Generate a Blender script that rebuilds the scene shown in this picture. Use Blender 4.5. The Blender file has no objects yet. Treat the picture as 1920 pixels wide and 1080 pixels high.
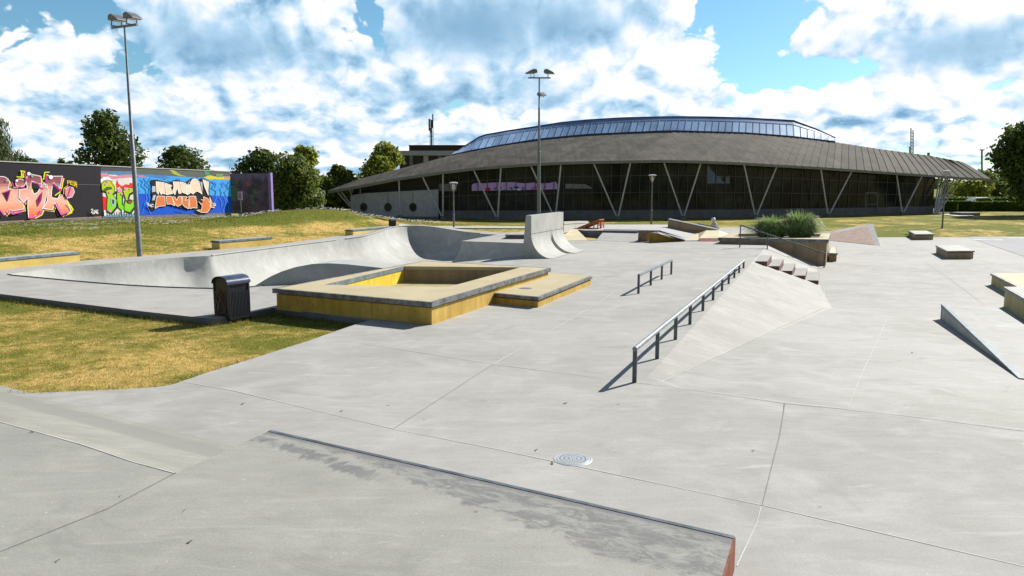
import bpy, math, random
import numpy as np
from mathutils import Vector, Matrix
from mathutils.geometry import delaunay_2d_cdt, tessellate_polygon
R = math.radians
random.seed(7); RNG = np.random.default_rng(7)
scene = bpy.context.scene
col = scene.collection

# ------------------------------------------------------------------ camera
CAMZ, FPX, HOR = 2.5, 1420.0, 347.0
PITCH = math.atan((540 - HOR) / FPX)
cam_d = bpy.data.cameras.new('camera'); cam = bpy.data.objects.new('camera', cam_d); col.objects.link(cam)
cam.location = (0, 0, CAMZ); cam.rotation_euler = (math.pi / 2 - PITCH, 0, 0)
cam_d.sensor_width = 36; cam_d.lens = FPX / 1920 * 36; cam_d.clip_start = 0.1; cam_d.clip_end = 6000
scene.camera = cam

# ------------------------------------------------------------------ light
SUN_EL, SUN_AZ = R(35), R(48)          # azimuth clockwise from +Y
sun_d = bpy.data.lights.new('sun', 'SUN'); sun_d.energy = 5.0; sun_d.angle = R(0.5); sun_d.color = (1, 0.955, 0.88)
sun = bpy.data.objects.new('sun', sun_d); col.objects.link(sun)
sdir = Vector((math.sin(SUN_AZ) * math.cos(SUN_EL), math.cos(SUN_AZ) * math.cos(SUN_EL), math.sin(SUN_EL)))
sun.rotation_euler = sdir.to_track_quat('Z', 'Y').to_euler(); sun.location = (20, 20, 30)
scene.view_settings.view_transform = 'Standard'; scene.view_settings.look = 'None'
scene.view_settings.exposure = 0.58; scene.view_settings.gamma = 1

# ------------------------------------------------------------------ node helpers
class NT:
    def __init__(s, tree): s.t = tree; s.n = tree.nodes; s.l = tree.links
    def node(s, typ, **kw):
        n = s.n.new(typ)
        for k, v in kw.items(): setattr(n, k, v)
        return n
    def put(s, sock, v):
        if v is None: return
        if hasattr(v, 'is_linked'): s.l.new(v, sock)
        else:
            if isinstance(v, (tuple, list)) and len(v) == 3 and sock.type == 'RGBA': v = (*v, 1)
            sock.default_value = v
    def math(s, op, a, b=None, c=None, clamp=False):
        n = s.node('ShaderNodeMath', operation=op); n.use_clamp = clamp
        s.put(n.inputs[0], a); s.put(n.inputs[1], b)
        if c is not None: s.put(n.inputs[2], c)
        return n.outputs[0]
    def vmath(s, op, a, b=None):
        n = s.node('ShaderNodeVectorMath', operation=op); s.put(n.inputs[0], a)
        if b is not None: s.put(n.inputs[1], b)
        return n.outputs['Value'] if op in ('DOT_PRODUCT', 'LENGTH') else n.outputs[0]
    def noise(s, vec, scale, detail=4, rough=0.55, dist=0.0):
        n = s.node('ShaderNodeTexNoise'); s.put(n.inputs['Vector'], vec)
        n.inputs['Scale'].default_value = scale; n.inputs['Detail'].default_value = detail
        n.inputs['Roughness'].default_value = rough; n.inputs['Distortion'].default_value = dist
        return n.outputs['Fac']
    def ss(s, v, lo, hi, a=0.0, b=1.0):
        n = s.node('ShaderNodeMapRange', interpolation_type='SMOOTHSTEP'); s.put(n.inputs[0], v)
        n.inputs[1].default_value = lo; n.inputs[2].default_value = hi; n.inputs[3].default_value = a; n.inputs[4].default_value = b
        return n.outputs[0]
    def mix(s, f, a, b, blend='MIX'):
        n = s.node('ShaderNodeMix', data_type='RGBA', blend_type=blend)
        s.put(n.inputs['Factor'], f); s.put(n.inputs['A'], a); s.put(n.inputs['B'], b)
        return n.outputs['Result']
    def bump(s, h, strength, dist):
        n = s.node('ShaderNodeBump'); n.inputs['Strength'].default_value = strength; n.inputs['Distance'].default_value = dist
        s.put(n.inputs['Height'], h); return n.outputs[0]

# ------------------------------------------------------------------ world: clear sky with banks of cumulus
w = bpy.data.worlds.new('World'); scene.world = w; w.use_nodes = True
T = NT(w.node_tree); T.n.clear()
sky = T.node('ShaderNodeTexSky', sky_type='NISHITA'); sky.sun_disc = False
sky.sun_elevation = SUN_EL; sky.sun_rotation = SUN_AZ; sky.air_density = 1.0; sky.dust_density = 0.4; sky.ozone_density = 2.0
tc = T.node('ShaderNodeTexCoord'); dirv = T.vmath('NORMALIZE', tc.outputs['Generated'])
sep = T.node('ShaderNodeSeparateXYZ'); T.put(sep.inputs[0], dirv)
dx, dy, dz = sep.outputs
az = T.math('ARCTAN2', dx, dy); el = T.math('ARCSINE', dz)
# cloud space: flattened towards the horizon
inv = T.math('DIVIDE', 1.0, T.math('ADD', T.math('MAXIMUM', dz, 0.0), 0.22))
def cvec(off=(0, 0)):
    c = T.node('ShaderNodeCombineXYZ')
    T.put(c.inputs[0], T.math('ADD', T.math('MULTIPLY', az, 1.0), off[0]))
    T.put(c.inputs[1], T.math('ADD', T.math('MULTIPLY', T.math('LOGARITHM', T.math('ADD', T.math('MAXIMUM', el, 0.0), 0.09), 2.718), 0.30), off[1]))
    T.put(c.inputs[2], 0.37)
    return c.outputs[0]
def blob(ca, ce, ra, re):       # smooth bump centred on an azimuth / elevation (photo-sized units: 1 = 1 rad)
    a = T.math('DIVIDE', T.math('SUBTRACT', az, ca), ra); b = T.math('DIVIDE', T.math('SUBTRACT', el, ce), re)
    r2 = T.math('ADD', T.math('MULTIPLY', a, a), T.math('MULTIPLY', b, b))
    return T.math('POWER', 2.718, T.math('MULTIPLY', r2, -1.0))
def sky_pt(px, py):
    v = Vector(((px - 960) / FPX, math.cos(PITCH) - (540 - py) / FPX * -math.sin(PITCH) * -1, 0))
    X = (px - 960) / FPX; Y = math.cos(PITCH) + (540 - py) / FPX * math.sin(PITCH); Z = -math.sin(PITCH) + (540 - py) / FPX * math.cos(PITCH)
    return math.atan2(X, Y), math.atan2(Z, math.hypot(X, Y))
def cloud_density(off):
    v = cvec(off)
    big = T.noise(v, 3.6, 2, 0.5); mid = T.noise(v, 9.5, 6, 0.47, 0.10)
    b1 = T.math('ABSOLUTE', T.math('SUBTRACT', T.noise(v, 12.0, 2, 0.5, 0.3), 0.5)); b2 = T.math('ABSOLUTE', T.math('SUBTRACT', T.noise(v, 30.0, 3, 0.55, 0.3), 0.5))
    puff = T.math('ADD', T.math('MULTIPLY', b1, 0.75), T.math('MULTIPLY', b2, 0.34))
    return T.math('ADD', T.math('ADD', T.math('MULTIPLY', big, 0.45), T.math('MULTIPLY', mid, 0.42)), puff)
d0 = cloud_density((0, 0)); d1 = cloud_density((0.010, 0.028))
gap = None
for (px, py, rx, ry, k) in ((1415, 40, 110, 48, 0.23), (700, 45, 42, 55, 0.24), (165, 15, 60, 25, 0.22), (245, 85, 60, 40, 0.22),
                            (1600, 125, 140, 26, 0.2), (1400, 120, 70, 40, 0.12), (240, 130, 90, 30, 0.14), (880, 190, 60, 30, 0.08), (640, 75, 30, 30, 0.15)):
    a_, e_ = sky_pt(px, py); b_ = T.math('MULTIPLY', blob(a_, e_, rx / FPX, ry / FPX), k)
    gap = b_ if gap is None else T.math('ADD', gap, b_)
dark = None
for (px, py, rx, ry, k) in ((890, 50, 190, 78, 1.1), (1040, 40, 200, 60, 0.95), (420, 85, 170, 50, 0.9), (330, 50, 90, 40, 0.5), (1790, 90, 150, 42, 1.0), (960, 165, 150, 30, 0.6),
                            (730, 175, 90, 22, 0.5), (320, 235, 110, 16, 0.6), (640, 262, 110, 14, 0.45), (1450, 190, 70, 18, 0.3), (1560, 70, 120, 30, 0.4), (1840, 200, 80, 12, 0.4)):
    a_, e_ = sky_pt(px, py); b_ = T.math('MULTIPLY', blob(a_, e_, rx / FPX, ry / FPX), k)
    dark = b_ if dark is None else T.math('MAXIMUM', dark, b_)
dens = T.math('ADD', T.math('SUBTRACT', d0, gap), T.math('MULTIPLY', dark, 0.16))
# the cloud bank stands ahead and low; overhead and behind the sky is mostly clear
front = T.ss(T.math('ABSOLUTE', az), 0.75, 1.2, 0.0, -0.30)
high = T.ss(el, 0.26, 0.45, 0.0, -0.30)
dens = T.math('ADD', dens, T.math('ADD', front, high))
mask = T.ss(dens, 0.400, 0.440)
lit = T.math('MULTIPLY', T.math('SUBTRACT', d0, d1), 4.6)
lit = T.math('ADD', lit, 0.73)
lit = T.math('SUBTRACT', lit, T.math('MULTIPLY', T.ss(d0, 0.56, 0.74), 0.16))
lit = T.math('ADD', T.math('MULTIPLY', lit, T.math('SUBTRACT', 1.0, T.math('MULTIPLY', dark, 0.86))), 0.0)
lit = T.math('ADD', lit, T.ss(az, -0.5, 0.65, -0.02, 0.20))
lit = T.math('ADD', lit, 0.0, clamp=True)
ramp = T.node('ShaderNodeValToRGB'); T.put(ramp.inputs[0], lit)
cr = ramp.color_ramp; cr.elements[0].position = 0.0; cr.elements[0].color = (0.17, 0.33, 0.50, 1)
cr.elements[1].position = 1.0; cr.elements[1].color = (0.90, 0.90, 0.92, 1)
e = cr.elements.new(0.40); e.color = (0.38, 0.56, 0.72, 1)
e = cr.elements.new(0.72); e.color = (0.67, 0.74, 0.82, 1)
tint = T.mix(T.math('MAXIMUM', T.ss(T.math('ABSOLUTE', az), 0.9, 1.6), T.ss(el, 0.35, 0.8)), (0.80, 1.18, 1.26, 1), (1.15, 1.02, 0.88, 1))
skyc = T.mix(1.0, sky.outputs[0], tint, 'MULTIPLY')
bg1 = T.node('ShaderNodeBackground'); T.put(bg1.inputs[0], skyc); bg1.inputs[1].default_value = 0.065
bg2 = T.node('ShaderNodeBackground'); T.put(bg2.inputs[0], ramp.outputs[0]); bg2.inputs[1].default_value = 0.86
mx = T.node('ShaderNodeMixShader'); T.put(mx.inputs[0], mask); T.l.new(bg1.outputs[0], mx.inputs[1]); T.l.new(bg2.outputs[0], mx.inputs[2])
wo = T.node('ShaderNodeOutputWorld'); T.l.new(mx.outputs[0], wo.inputs[0])

# ------------------------------------------------------------------ image point -> place
def ray(px, py):
    u = (px - 960) / FPX; v = (540 - py) / FPX
    return Vector((u, math.cos(PITCH) + v * math.sin(PITCH), -math.sin(PITCH) + v * math.cos(PITCH)))
def P(px, py, z=0.0):
    r = ray(px, py); t = (z - CAMZ) / r.z
    return Vector((r.x * t, r.y * t, z))
def D(px, py, y):
    r = ray(px, py); t = y / r.y
    return Vector((r.x * t, y, CAMZ + r.z * t))
def interp(tab, x):
    if x <= tab[0][0]: return tab[0][1]
    for (a, b), (c, d) in zip(tab, tab[1:]):
        if x <= c: return b + (d - b) * (x - a) / (c - a)
    return tab[-1][1]
def sst(x, a=0.0, b=1.0):
    t = min(1, max(0, (x - a) / (b - a))); return t * t * (3 - 2 * t)

# ------------------------------------------------------------------ mesh builder
ORG = {}
def sc(c):  # srgb 0-255 -> linear
    return tuple(((v / 255) / 12.92 if v / 255 <= 0.04045 else ((v / 255 + 0.055) / 1.055) ** 2.4) for v in c)
class MB:
    def __init__(s): s.v = []; s.f = []; s.c = []; s.m = []; s.has_c = False
    def add(s, verts, faces, colr=None, mi=0):
        o = len(s.v); s.v += [tuple(p) for p in verts]
        for f in faces:
            s.f.append(tuple(i + o for i in f)); s.m.append(mi)
            if colr is not None: s.has_c = True
            s.c.append(colr)
        return s
    def poly(s, pts, colr=None, mi=0, grad=None):
        pts = [Vector(p) for p in pts]; tris = tessellate_polygon([pts])
        return s.add(pts, tris, colr, mi)
    def quad(s, a, b, c, d, colr=None, mi=0): return s.add([a, b, c, d], [(0, 1, 2, 3)], colr, mi)
    def prism(s, pts, depth, mi=0, colr=None, top=True, bottom=True):
        """pts: outline (3D); depth: Vector offset to the other side"""
        n = len(pts); a = [Vector(p) for p in pts]; b = [p + Vector(depth) for p in a]
        tris = tessellate_polygon([a]); f = []
        if top: f += [tuple(t) for t in tris]
        if bottom: f += [tuple(n + i for i in reversed(t)) for t in tris]
        for i in range(n): j = (i + 1) % n; f.append((i, j, n + j, n + i))
        return s.add(a + b, f, colr, mi)
    def obox(s, c, ax, ay, az_, mi=0, colr=None):
        c, ax, ay, az_ = map(Vector, (c, ax, ay, az_))
        v = [c + ax * i + ay * j + az_ * k for i in (-.5, .5) for j in (-.5, .5) for k in (-.5, .5)]
        return s.add(v, [(0, 1, 3, 2), (4, 6, 7, 5), (0, 4, 5, 1), (2, 3, 7, 6), (0, 2, 6, 4), (1, 5, 7, 3)], colr, mi)
    def box(s, x0, x1, y0, y1, z0, z1, mi=0, colr=None):
        return s.obox(((x0 + x1) / 2, (y0 + y1) / 2, (z0 + z1) / 2), (x1 - x0, 0, 0), (0, y1 - y0, 0), (0, 0, z1 - z0), mi, colr)
    def bar(s, a, b, w_, h_, up=(0, 0, 1), mi=0, colr=None):
        a, b = Vector(a), Vector(b); d = (b - a); x = d.normalized(); u = Vector(up)
        sd = x.cross(u)
        if sd.length < 1e-4: sd = x.cross(Vector((0, 1, 0)))
        sd.normalize(); u = sd.cross(x).normalized()
        return s.obox((a + b) / 2, d, sd * w_, u * h_, mi, colr)
    def tube(s, pts, r, n=10, caps=True, mi=0, colr=None):
        pts = [Vector(p) for p in pts]; rs = r if isinstance(r, (list, tuple)) else [r] * len(pts); V = []; F = []
        for i, p in enumerate(pts):
            d = (pts[min(i + 1, len(pts) - 1)] - pts[max(i - 1, 0)]).normalized()
            u = d.cross(Vector((0, 0, 1)) if abs(d.z) < .95 else Vector((1, 0, 0))).normalized(); w_ = d.cross(u)
            for k in range(n): t = 2 * math.pi * k / n; V.append(p + (u * math.cos(t) + w_ * math.sin(t)) * rs[i])
        for i in range(len(pts) - 1):
            for k in range(n): F.append((i * n + k, i * n + (k + 1) % n, (i + 1) * n + (k + 1) % n, (i + 1) * n + k))
        if caps: F.append(tuple(reversed(range(n)))); F.append(tuple((len(pts) - 1) * n + k for k in range(n)))
        return s.add(V, F, colr, mi)
    def lathe(s, prof, c, n=20, mi=0, colr=None, axis=None):
        c = Vector(c); V = []; F = []
        for (r, z) in prof:
            for k in range(n): t = 2 * math.pi * k / n; V.append(c + Vector((r * math.cos(t), r * math.sin(t), z)))
        for i in range(len(prof) - 1):
            for k in range(n): F.append((i * n + k, i * n + (k + 1) % n, (i + 1) * n + (k + 1) % n, (i + 1) * n + k))
        return s.add(V, F, colr, mi)
    def grid(s, rows, mi=0, colr=None):
        n = len(rows[0]); V = [p for r in rows for p in r]; F = []
        for i in range(len(rows) - 1):
            for k in range(n - 1): F.append((i * n + k, i * n + k + 1, (i + 1) * n + k + 1, (i + 1) * n + k))
        return s.add(V, F, colr, mi)
    def build(s, name, mats, parent=None, smooth=False, bevel=0.0, flip=False, label=None):
        me = bpy.data.meshes.new(name)
        org = ORG.get(parent.name, Vector((0, 0, 0))) if parent else Vector((0, 0, 0))
        me.from_pydata([(p[0] - org.x, p[1] - org.y, p[2] - org.z) for p in s.v], [], s.f)
        for m in (mats if isinstance(mats, (list, tuple)) else [mats]): me.materials.append(m)
        me.polygons.foreach_set('material_index', s.m)
        if s.has_c:
            ca = me.color_attributes.new('Col', 'FLOAT_COLOR', 'CORNER'); arr = []
            for f, c in zip(s.f, s.c):
                c = c or (1, 1, 1)
                arr += list((*c, 1.0)) * len(f)
            ca.data.foreach_set('color', arr)
        if smooth: me.polygons.foreach_set('use_smooth', [True] * len(me.polygons))
        me.update(); me.validate()
        import bmesh
        bm = bmesh.new(); bm.from_mesh(me); bmesh.ops.remove_doubles(bm, verts=bm.verts, dist=1e-5)
        bmesh.ops.recalc_face_normals(bm, faces=bm.faces); bm.to_mesh(me); bm.free()
        o = bpy.data.objects.new(name, me); col.objects.link(o)
        if parent: o.parent = parent; ORG[o.name] = org
        if smooth:
            try:
                me.set_sharp_from_angle(angle=R(40))
            except Exception: pass
        if bevel:
            b = o.modifiers.new('bevel', 'BEVEL'); b.width = bevel; b.segments = 2; b.limit_method = 'ANGLE'; b.angle_limit = R(40)
        if label: o['label'] = label
        return o
def tag(o, label=None, cat=None, group=None, kind=None):
    if label: o['label'] = label
    if cat: o['category'] = cat
    if group: o['group'] = group
    if kind: o['kind'] = kind
    return o
def thing(name, label, cat, loc, group=None):
    o = bpy.data.objects.new(name, None); col.objects.link(o); o.location = loc; o.empty_display_size = 0.2
    tag(o, label, cat, group); ORG[o.name] = Vector(loc); return o
def fast_mesh(name, V, F4, mat, parent=None, attr=None, smooth=False, ccol=None):
    """V (n,3) float, F4 (m,k) int faces, attr per-face float"""
    me = bpy.data.meshes.new(name); n, m, k = len(V), len(F4), F4.shape[1]
    org = ORG.get(parent.name, Vector((0, 0, 0))) if parent else Vector((0, 0, 0))
    V = V - np.array(org)[None, :]
    me.vertices.add(n); me.vertices.foreach_set('co', V.astype(np.float32).ravel())
    me.loops.add(m * k); me.loops.foreach_set('vertex_index', F4.astype(np.int32).ravel())
    me.polygons.add(m); me.polygons.foreach_set('loop_start', np.arange(0, m * k, k, dtype=np.int32))
    me.update(calc_edges=True); me.materials.append(mat)
    if attr is not None:
        a = me.attributes.new('v', 'FLOAT', 'FACE'); a.data.foreach_set('value', attr.astype(np.float32))
    me.polygons.foreach_set('use_smooth', [bool(smooth)] * m)
    o = bpy.data.objects.new(name, me); col.objects.link(o)
    if parent: o.parent = parent; ORG[o.name] = org
    return o

# ------------------------------------------------------------------ materials
def new_mat(name):
    m = bpy.data.materials.new(name); m.use_nodes = True; t = NT(m.node_tree)
    b = m.node_tree.nodes['Principled BSDF']; return m, t, b
def pos(t): return t.node('ShaderNodeNewGeometry').outputs['Position']
def mottled(name, c1, c2, scale=1.0, rough=0.8, bump=0.15, fine=60, speck=0.10, metallic=0.0, spec=0.4, bscale=None, streak=None):
    m, t, b = new_mat(name); p = pos(t)
    big = t.noise(p, scale, 6, 0.6, 0.3); c = t.mix(t.ss(big, 0.33, 0.67), c1, c2)
    fn = t.noise(p, fine, 3, 0.7)
    k = t.ss(fn, 0.3, 0.7, 1 - speck, 1 + speck)
    c = t.mix(1.0, c, k, 'MULTIPLY')
    if streak:
        mp = t.vmath('MULTIPLY', p, (streak, streak, 0.6)); st = t.noise(mp, 1.0, 4, 0.6)
        c = t.mix(1.0, c, t.ss(st, 0.3, 0.7, 0.82, 1.08), 'MULTIPLY')
    t.put(b.inputs['Base Color'], c); b.inputs['Roughness'].default_value = rough; b.inputs['Metallic'].default_value = metallic
    b.inputs['Specular IOR Level'].default_value = spec
    t.put(b.inputs['Normal'], t.bump(fn, bump, 0.01)); return m
def plain(name, c, rough=0.6, metallic=0.0, spec=0.5):
    return mottled(name, tuple(v * .9 for v in c), tuple(min(1, v * 1.1) for v in c), 3.0, rough, 0.05, 40, 0.06, metallic, spec)
def attr_mat(name, lo, hi, rough=0.6, trans=0.0, spec=0.3):
    m, t, b = new_mat(name); a = t.node('ShaderNodeAttribute', attribute_name='v')
    t.put(b.inputs['Base Color'], t.mix(a.outputs['Fac'], lo, hi)); b.inputs['Roughness'].default_value = rough
    b.inputs['Specular IOR Level'].default_value = spec
    if trans:
        tr = t.node('ShaderNodeBsdfTranslucent'); t.put(tr.inputs[0], t.mix(a.outputs['Fac'], lo, tuple(min(1, v * 1.5) for v in hi)))
        ms = t.node('ShaderNodeMixShader'); ms.inputs[0].default_value = trans
        t.l.new(b.outputs[0], ms.inputs[1]); t.l.new(tr.outputs[0], ms.inputs[2])
        t.l.new(ms.outputs[0], m.node_tree.nodes['Material Output'].inputs[0])
    return m
M = {}
# skate concrete: mottled grey, fine aggregate, pale scuffs, small dark spots
def concrete(name, c1, c2, c3, stain=None, spots=True, band=None):
    m, t, b = new_mat(name); p = pos(t)
    big = t.noise(p, 0.22, 5, 0.6, 0.5); mid = t.noise(p, 1.3, 7, 0.65, 0.6); fn = t.noise(p, 55, 4, 0.75)
    c = t.mix(t.ss(big, 0.35, 0.65), c1, c2); c = t.mix(t.ss(mid, 0.42, 0.72, 0, .8), c, c3)
    sw = t.noise(t.vmath('MULTIPLY', p, (1.0, 3.2, 1.0)), 1.6, 8, 0.7, 1.2)          # trowel sweeps
    c = t.mix(1.0, c, t.ss(sw, 0.25, 0.75, 0.92, 1.07), 'MULTIPLY')
    c = t.mix(1.0, c, t.ss(fn, 0.3, 0.7, 0.90, 1.09), 'MULTIPLY')
    if spots:
        vo = t.node('ShaderNodeTexVoronoi', feature='F1'); t.put(vo.inputs['Vector'], p); vo.inputs['Scale'].default_value = 1.1
        c = t.mix(t.ss(vo.outputs['Distance'], 0.016, 0.03, 0.55, 0.0), c, (0.08, 0.08, 0.075))
        v2 = t.node('ShaderNodeTexVoronoi', feature='F1'); t.put(v2.inputs['Vector'], p); v2.inputs['Scale'].default_value = 3.3
        c = t.mix(t.ss(v2.outputs['Distance'], 0.018, 0.035, 0.5, 0.0), c, (0.72, 0.71, 0.67))
        v3 = t.node('ShaderNodeTexVoronoi', feature='F1'); t.put(v3.inputs['Vector'], t.vmath('ADD', p, (3.3, 1.7, 0))); v3.inputs['Scale'].default_value = 8.0
        c = t.mix(t.ss(v3.outputs['Distance'], 0.03, 0.07, 0.45, 0.0), c, (0.70, 0.69, 0.66))
        v4 = t.node('ShaderNodeTexVoronoi', feature='F1'); t.put(v4.inputs['Vector'], t.vmath('ADD', p, (7.1, 4.2, 0))); v4.inputs['Scale'].default_value = 5.0
        c = t.mix(t.ss(v4.outputs['Distance'], 0.02, 0.05, 0.35, 0.0), c, (0.14, 0.135, 0.125))
    # wheel rubs and water marks: broad soft streaks and blotches
    rb = t.noise(t.vmath('MULTIPLY', p, (0.5, 2.4, 1.0)), 1.1, 9, 0.72, 2.2)
    c = t.mix(t.ss(rb, 0.56, 0.70, 0.0, 0.55), c, tuple(min(1, q * 1.22) for q in c3))
    rb2 = t.noise(t.vmath('MULTIPLY', t.vmath('ADD', p, (11, 5, 0)), (1.0, 1.0, 1.0)), 0.7, 8, 0.7, 1.0)
    c = t.mix(t.ss(rb2, 0.56, 0.70, 0.0, 0.5), c, tuple(q * 0.80 for q in c1))
    if band:                                     # darker band along the foot of the bank
        A, n, lo, hi = band
        bd_ = t.math('ADD', t.vmath('DOT_PRODUCT', t.vmath('SUBTRACT', p, tuple(A)), tuple(n)), t.math('MULTIPLY', t.noise(p, 2.5, 5, .65), .12))
        bm_ = t.math('MULTIPLY', t.ss(bd_, lo - .03, lo + .05), t.ss(bd_, hi - .06, hi + .06, 1.0, 0.0))
        c = t.mix(t.math('MULTIPLY', bm_, .75), c, (0.225, 0.22, 0.20))
    if stain:                                    # skate wax rubbed along the steel edge
        A, n, u, L = stain
        q = t.vmath('SUBTRACT', p, tuple(A)); dn = t.vmath('DOT_PRODUCT', q, tuple(n)); du = t.vmath('DOT_PRODUCT', q, tuple(u))
        ns = t.noise(p, 5.0, 8, 0.75, 0.5); nl = t.noise(p, 1.2, 3, 0.6, 0.2)
        c_ = t.node('ShaderNodeCombineXYZ'); t.put(c_.inputs[0], t.math('MULTIPLY', du, 1.7)); t.put(c_.inputs[1], t.math('MULTIPLY', dn, 3.8))
        nst = t.noise(c_.outputs[0], 3.0, 8, 0.75, 0.8)
        lim = t.math('ADD', t.math('MULTIPLY', t.ss(du, 0.20 * L, 0.95 * L), 0.50), 0.14)
        lim = t.math('ADD', lim, t.math('MULTIPLY', t.math('SUBTRACT', nl, 0.5), 0.5)); lim = t.math('ADD', lim, t.math('MULTIPLY', t.math('SUBTRACT', ns, 0.5), 0.55))
        zone = t.ss(t.math('SUBTRACT', lim, dn), -0.03, 0.07)
        patch = t.ss(t.noise(c_.outputs[0], 2.2, 10, 0.78, 1.3), 0.42, 0.58, 0.15, 0.85)
        inner = t.ss(t.math('SUBTRACT', dn, t.math('MULTIPLY', t.math('SUBTRACT', ns, 0.5), 0.16)), 0.03, 0.12, 1.0, 0.0)
        mk = t.math('MAXIMUM', t.math('MULTIPLY', zone, patch), t.math('MULTIPLY', inner, 0.9))
        cb = t.node('ShaderNodeCombineXYZ'); t.put(cb.inputs[0], t.math('MULTIPLY', du, 7.0)); t.put(cb.inputs[1], t.math('MULTIPLY', dn, 3.5))
        nb_ = t.noise(cb.outputs[0], 1.0, 7, 0.7, 0.6)
        off_b = t.math('ABSOLUTE', t.math('SUBTRACT', t.math('SUBTRACT', dn, 0.20), t.math('MULTIPLY', t.ss(du, 0, 0.4 * L), 0.16)))
        band2 = t.math('MULTIPLY', t.ss(t.math('SUBTRACT', off_b, t.math('MULTIPLY', t.math('SUBTRACT', nb_, 0.5), 0.45)), 0.03, 0.09, 1.0, 0.0), t.ss(nb_, 0.40, 0.55, 0.25, 1))
        band2 = t.math('MULTIPLY', band2, t.ss(du, 0.30 * L, 0.44 * L, 0.85, 0.0)); mk = t.math('MAXIMUM', mk, band2)
        mk = t.math('MULTIPLY', mk, t.ss(t.math('ADD', du, t.math('MULTIPLY', ns, 0.4)), 0.08, 0.3, 0.2, 0.9))
        c = t.mix(mk, c, (0.145, 0.143, 0.15))
    t.put(b.inputs['Base Color'], c); b.inputs['Roughness'].default_value = 0.82; b.inputs['Specular IOR Level'].default_value = 0.25
    h = t.math('ADD', t.math('MULTIPLY', fn, 0.4), t.math('MULTIPLY', mid, 0.6)); t.put(b.inputs['Normal'], t.bump(h, 0.25, 0.012))
    return m
M['conc'] = concrete('concrete_floor', (0.325, 0.319, 0.295), (0.39, 0.380, 0.356), (0.435, 0.425, 0.405))
M['bowl'] = concrete('concrete_bowl', (0.37, 0.375, 0.35), (0.42, 0.42, 0.40), (0.50, 0.50, 0.48), spots=False)
M['bank'] = concrete('concrete_bank', (0.37, 0.367, 0.35), (0.41, 0.407, 0.39), (0.47, 0.467, 0.45), spots=False)
M['path'] = concrete('concrete_path', (0.40, 0.39, 0.37), (0.45, 0.44, 0.41), (0.5, 0.49, 0.46), spots=False)
M['asphalt'] = mottled('pale_asphalt', (0.30, 0.30, 0.31), (0.35, 0.35, 0.355), 0.4, 0.9, 0.3, 40, 0.12)
M['line'] = plain('joint_line', (0.53, 0.525, 0.50), 0.9, spec=0.2)
M['line_dark'] = plain('joint_dark', (0.24, 0.235, 0.22), 0.9, spec=0.2)
M['slab'] = mottled('ledge_slab', (0.33, 0.33, 0.30), (0.43, 0.42, 0.37), 1.5, 0.75, 0.15, 50, 0.08)
M['slab_yellow'] = mottled('ledge_slab_yellow', (0.43, 0.365, 0.22), (0.51, 0.43, 0.27), 1.2, 0.75, 0.15, 50, 0.08)
M['yellow'] = mottled('yellow_painted_concrete', (0.47, 0.30, 0.05), (0.60, 0.40, 0.09), 1.6, 0.8, 0.2, 30, 0.08, streak=7)
M['olive'] = mottled('olive_concrete', (0.34, 0.30, 0.13), (0.43, 0.37, 0.18), 1.6, 0.8, 0.2, 30, 0.08, streak=5)
M['bench_yellow'] = mottled('bench_yellow', (0.55, 0.40, 0.10), (0.70, 0.52, 0.16), 1.2, 0.8, 0.2, 30, 0.08)
M['sunlit_yellow'] = mottled('sunlit_yellow_concrete', (0.70, 0.50, 0.03), (0.78, 0.58, 0.06), 1.6, 0.8, 0.2, 30, 0.08, streak=7)  # sun on the hollow box's inner wall put into a lighter yellow
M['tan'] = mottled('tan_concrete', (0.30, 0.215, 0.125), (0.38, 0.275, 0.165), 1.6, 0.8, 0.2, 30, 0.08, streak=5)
M['pale_yellow'] = mottled('pale_yellow_concrete', (0.52, 0.46, 0.29), (0.60, 0.53, 0.36), 1.4, 0.8, 0.1, 40, 0.06)
M['edge'] = mottled('worn_steel_edge', (0.10, 0.105, 0.11), (0.24, 0.25, 0.26), 6, 0.5, 0.1, 50, 0.1, metallic=0.35)
M['blue_edge'] = mottled('painted_steel_edge', (0.10, 0.14, 0.17), (0.20, 0.25, 0.28), 5, 0.6, 0.1, 50, 0.1)
M['angle'] = mottled('dark_steel_angle', (0.05, 0.065, 0.085), (0.13, 0.155, 0.18), 5, 0.65, 0.1, 50, 0.15)
M['galv'] = mottled('galvanised_steel', (0.15, 0.17, 0.185), (0.22, 0.24, 0.26), 8, 0.5, 0.05, 60, 0.06, metallic=0.3)
M['rail'] = mottled('rail_steel', (0.16, 0.18, 0.20), (0.27, 0.30, 0.33), 12, 0.6, 0.08, 60, 0.1, metallic=0.3)
M['post'] = mottled('post_steel', (0.09, 0.09, 0.095), (0.15, 0.15, 0.16), 12, 0.55, 0.08, 60, 0.1, metallic=0.3)
M['rust'] = mottled('rusty_steel', (0.15, 0.04, 0.022), (0.26, 0.075, 0.04), 7, 0.8, 0.2, 40, 0.15)
M['orange'] = mottled('orange_steel', (0.36, 0.10, 0.035), (0.46, 0.14, 0.05), 6, 0.6, 0.1, 40, 0.1)
M['redbrick'] = mottled('red_brown_riser', (0.13, 0.07, 0.055), (0.20, 0.105, 0.085), 8, 0.85, 0.2, 40, 0.15)
M['tread'] = mottled('tread_concrete', (0.29, 0.28, 0.265), (0.36, 0.345, 0.33), 3, 0.8, 0.15, 50, 0.1)
M['binblack'] = mottled('black_enamel', (0.012, 0.014, 0.02), (0.022, 0.024, 0.032), 5, 0.35, 0.1, 30, 0.1)
M['binroof'] = mottled('dark_blue_enamel', (0.03, 0.045, 0.09), (0.06, 0.08, 0.14), 9, 0.28, 0.15, 25, 0.2)
M['white'] = plain('white_paint', (0.72, 0.72, 0.72), 0.6)
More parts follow.
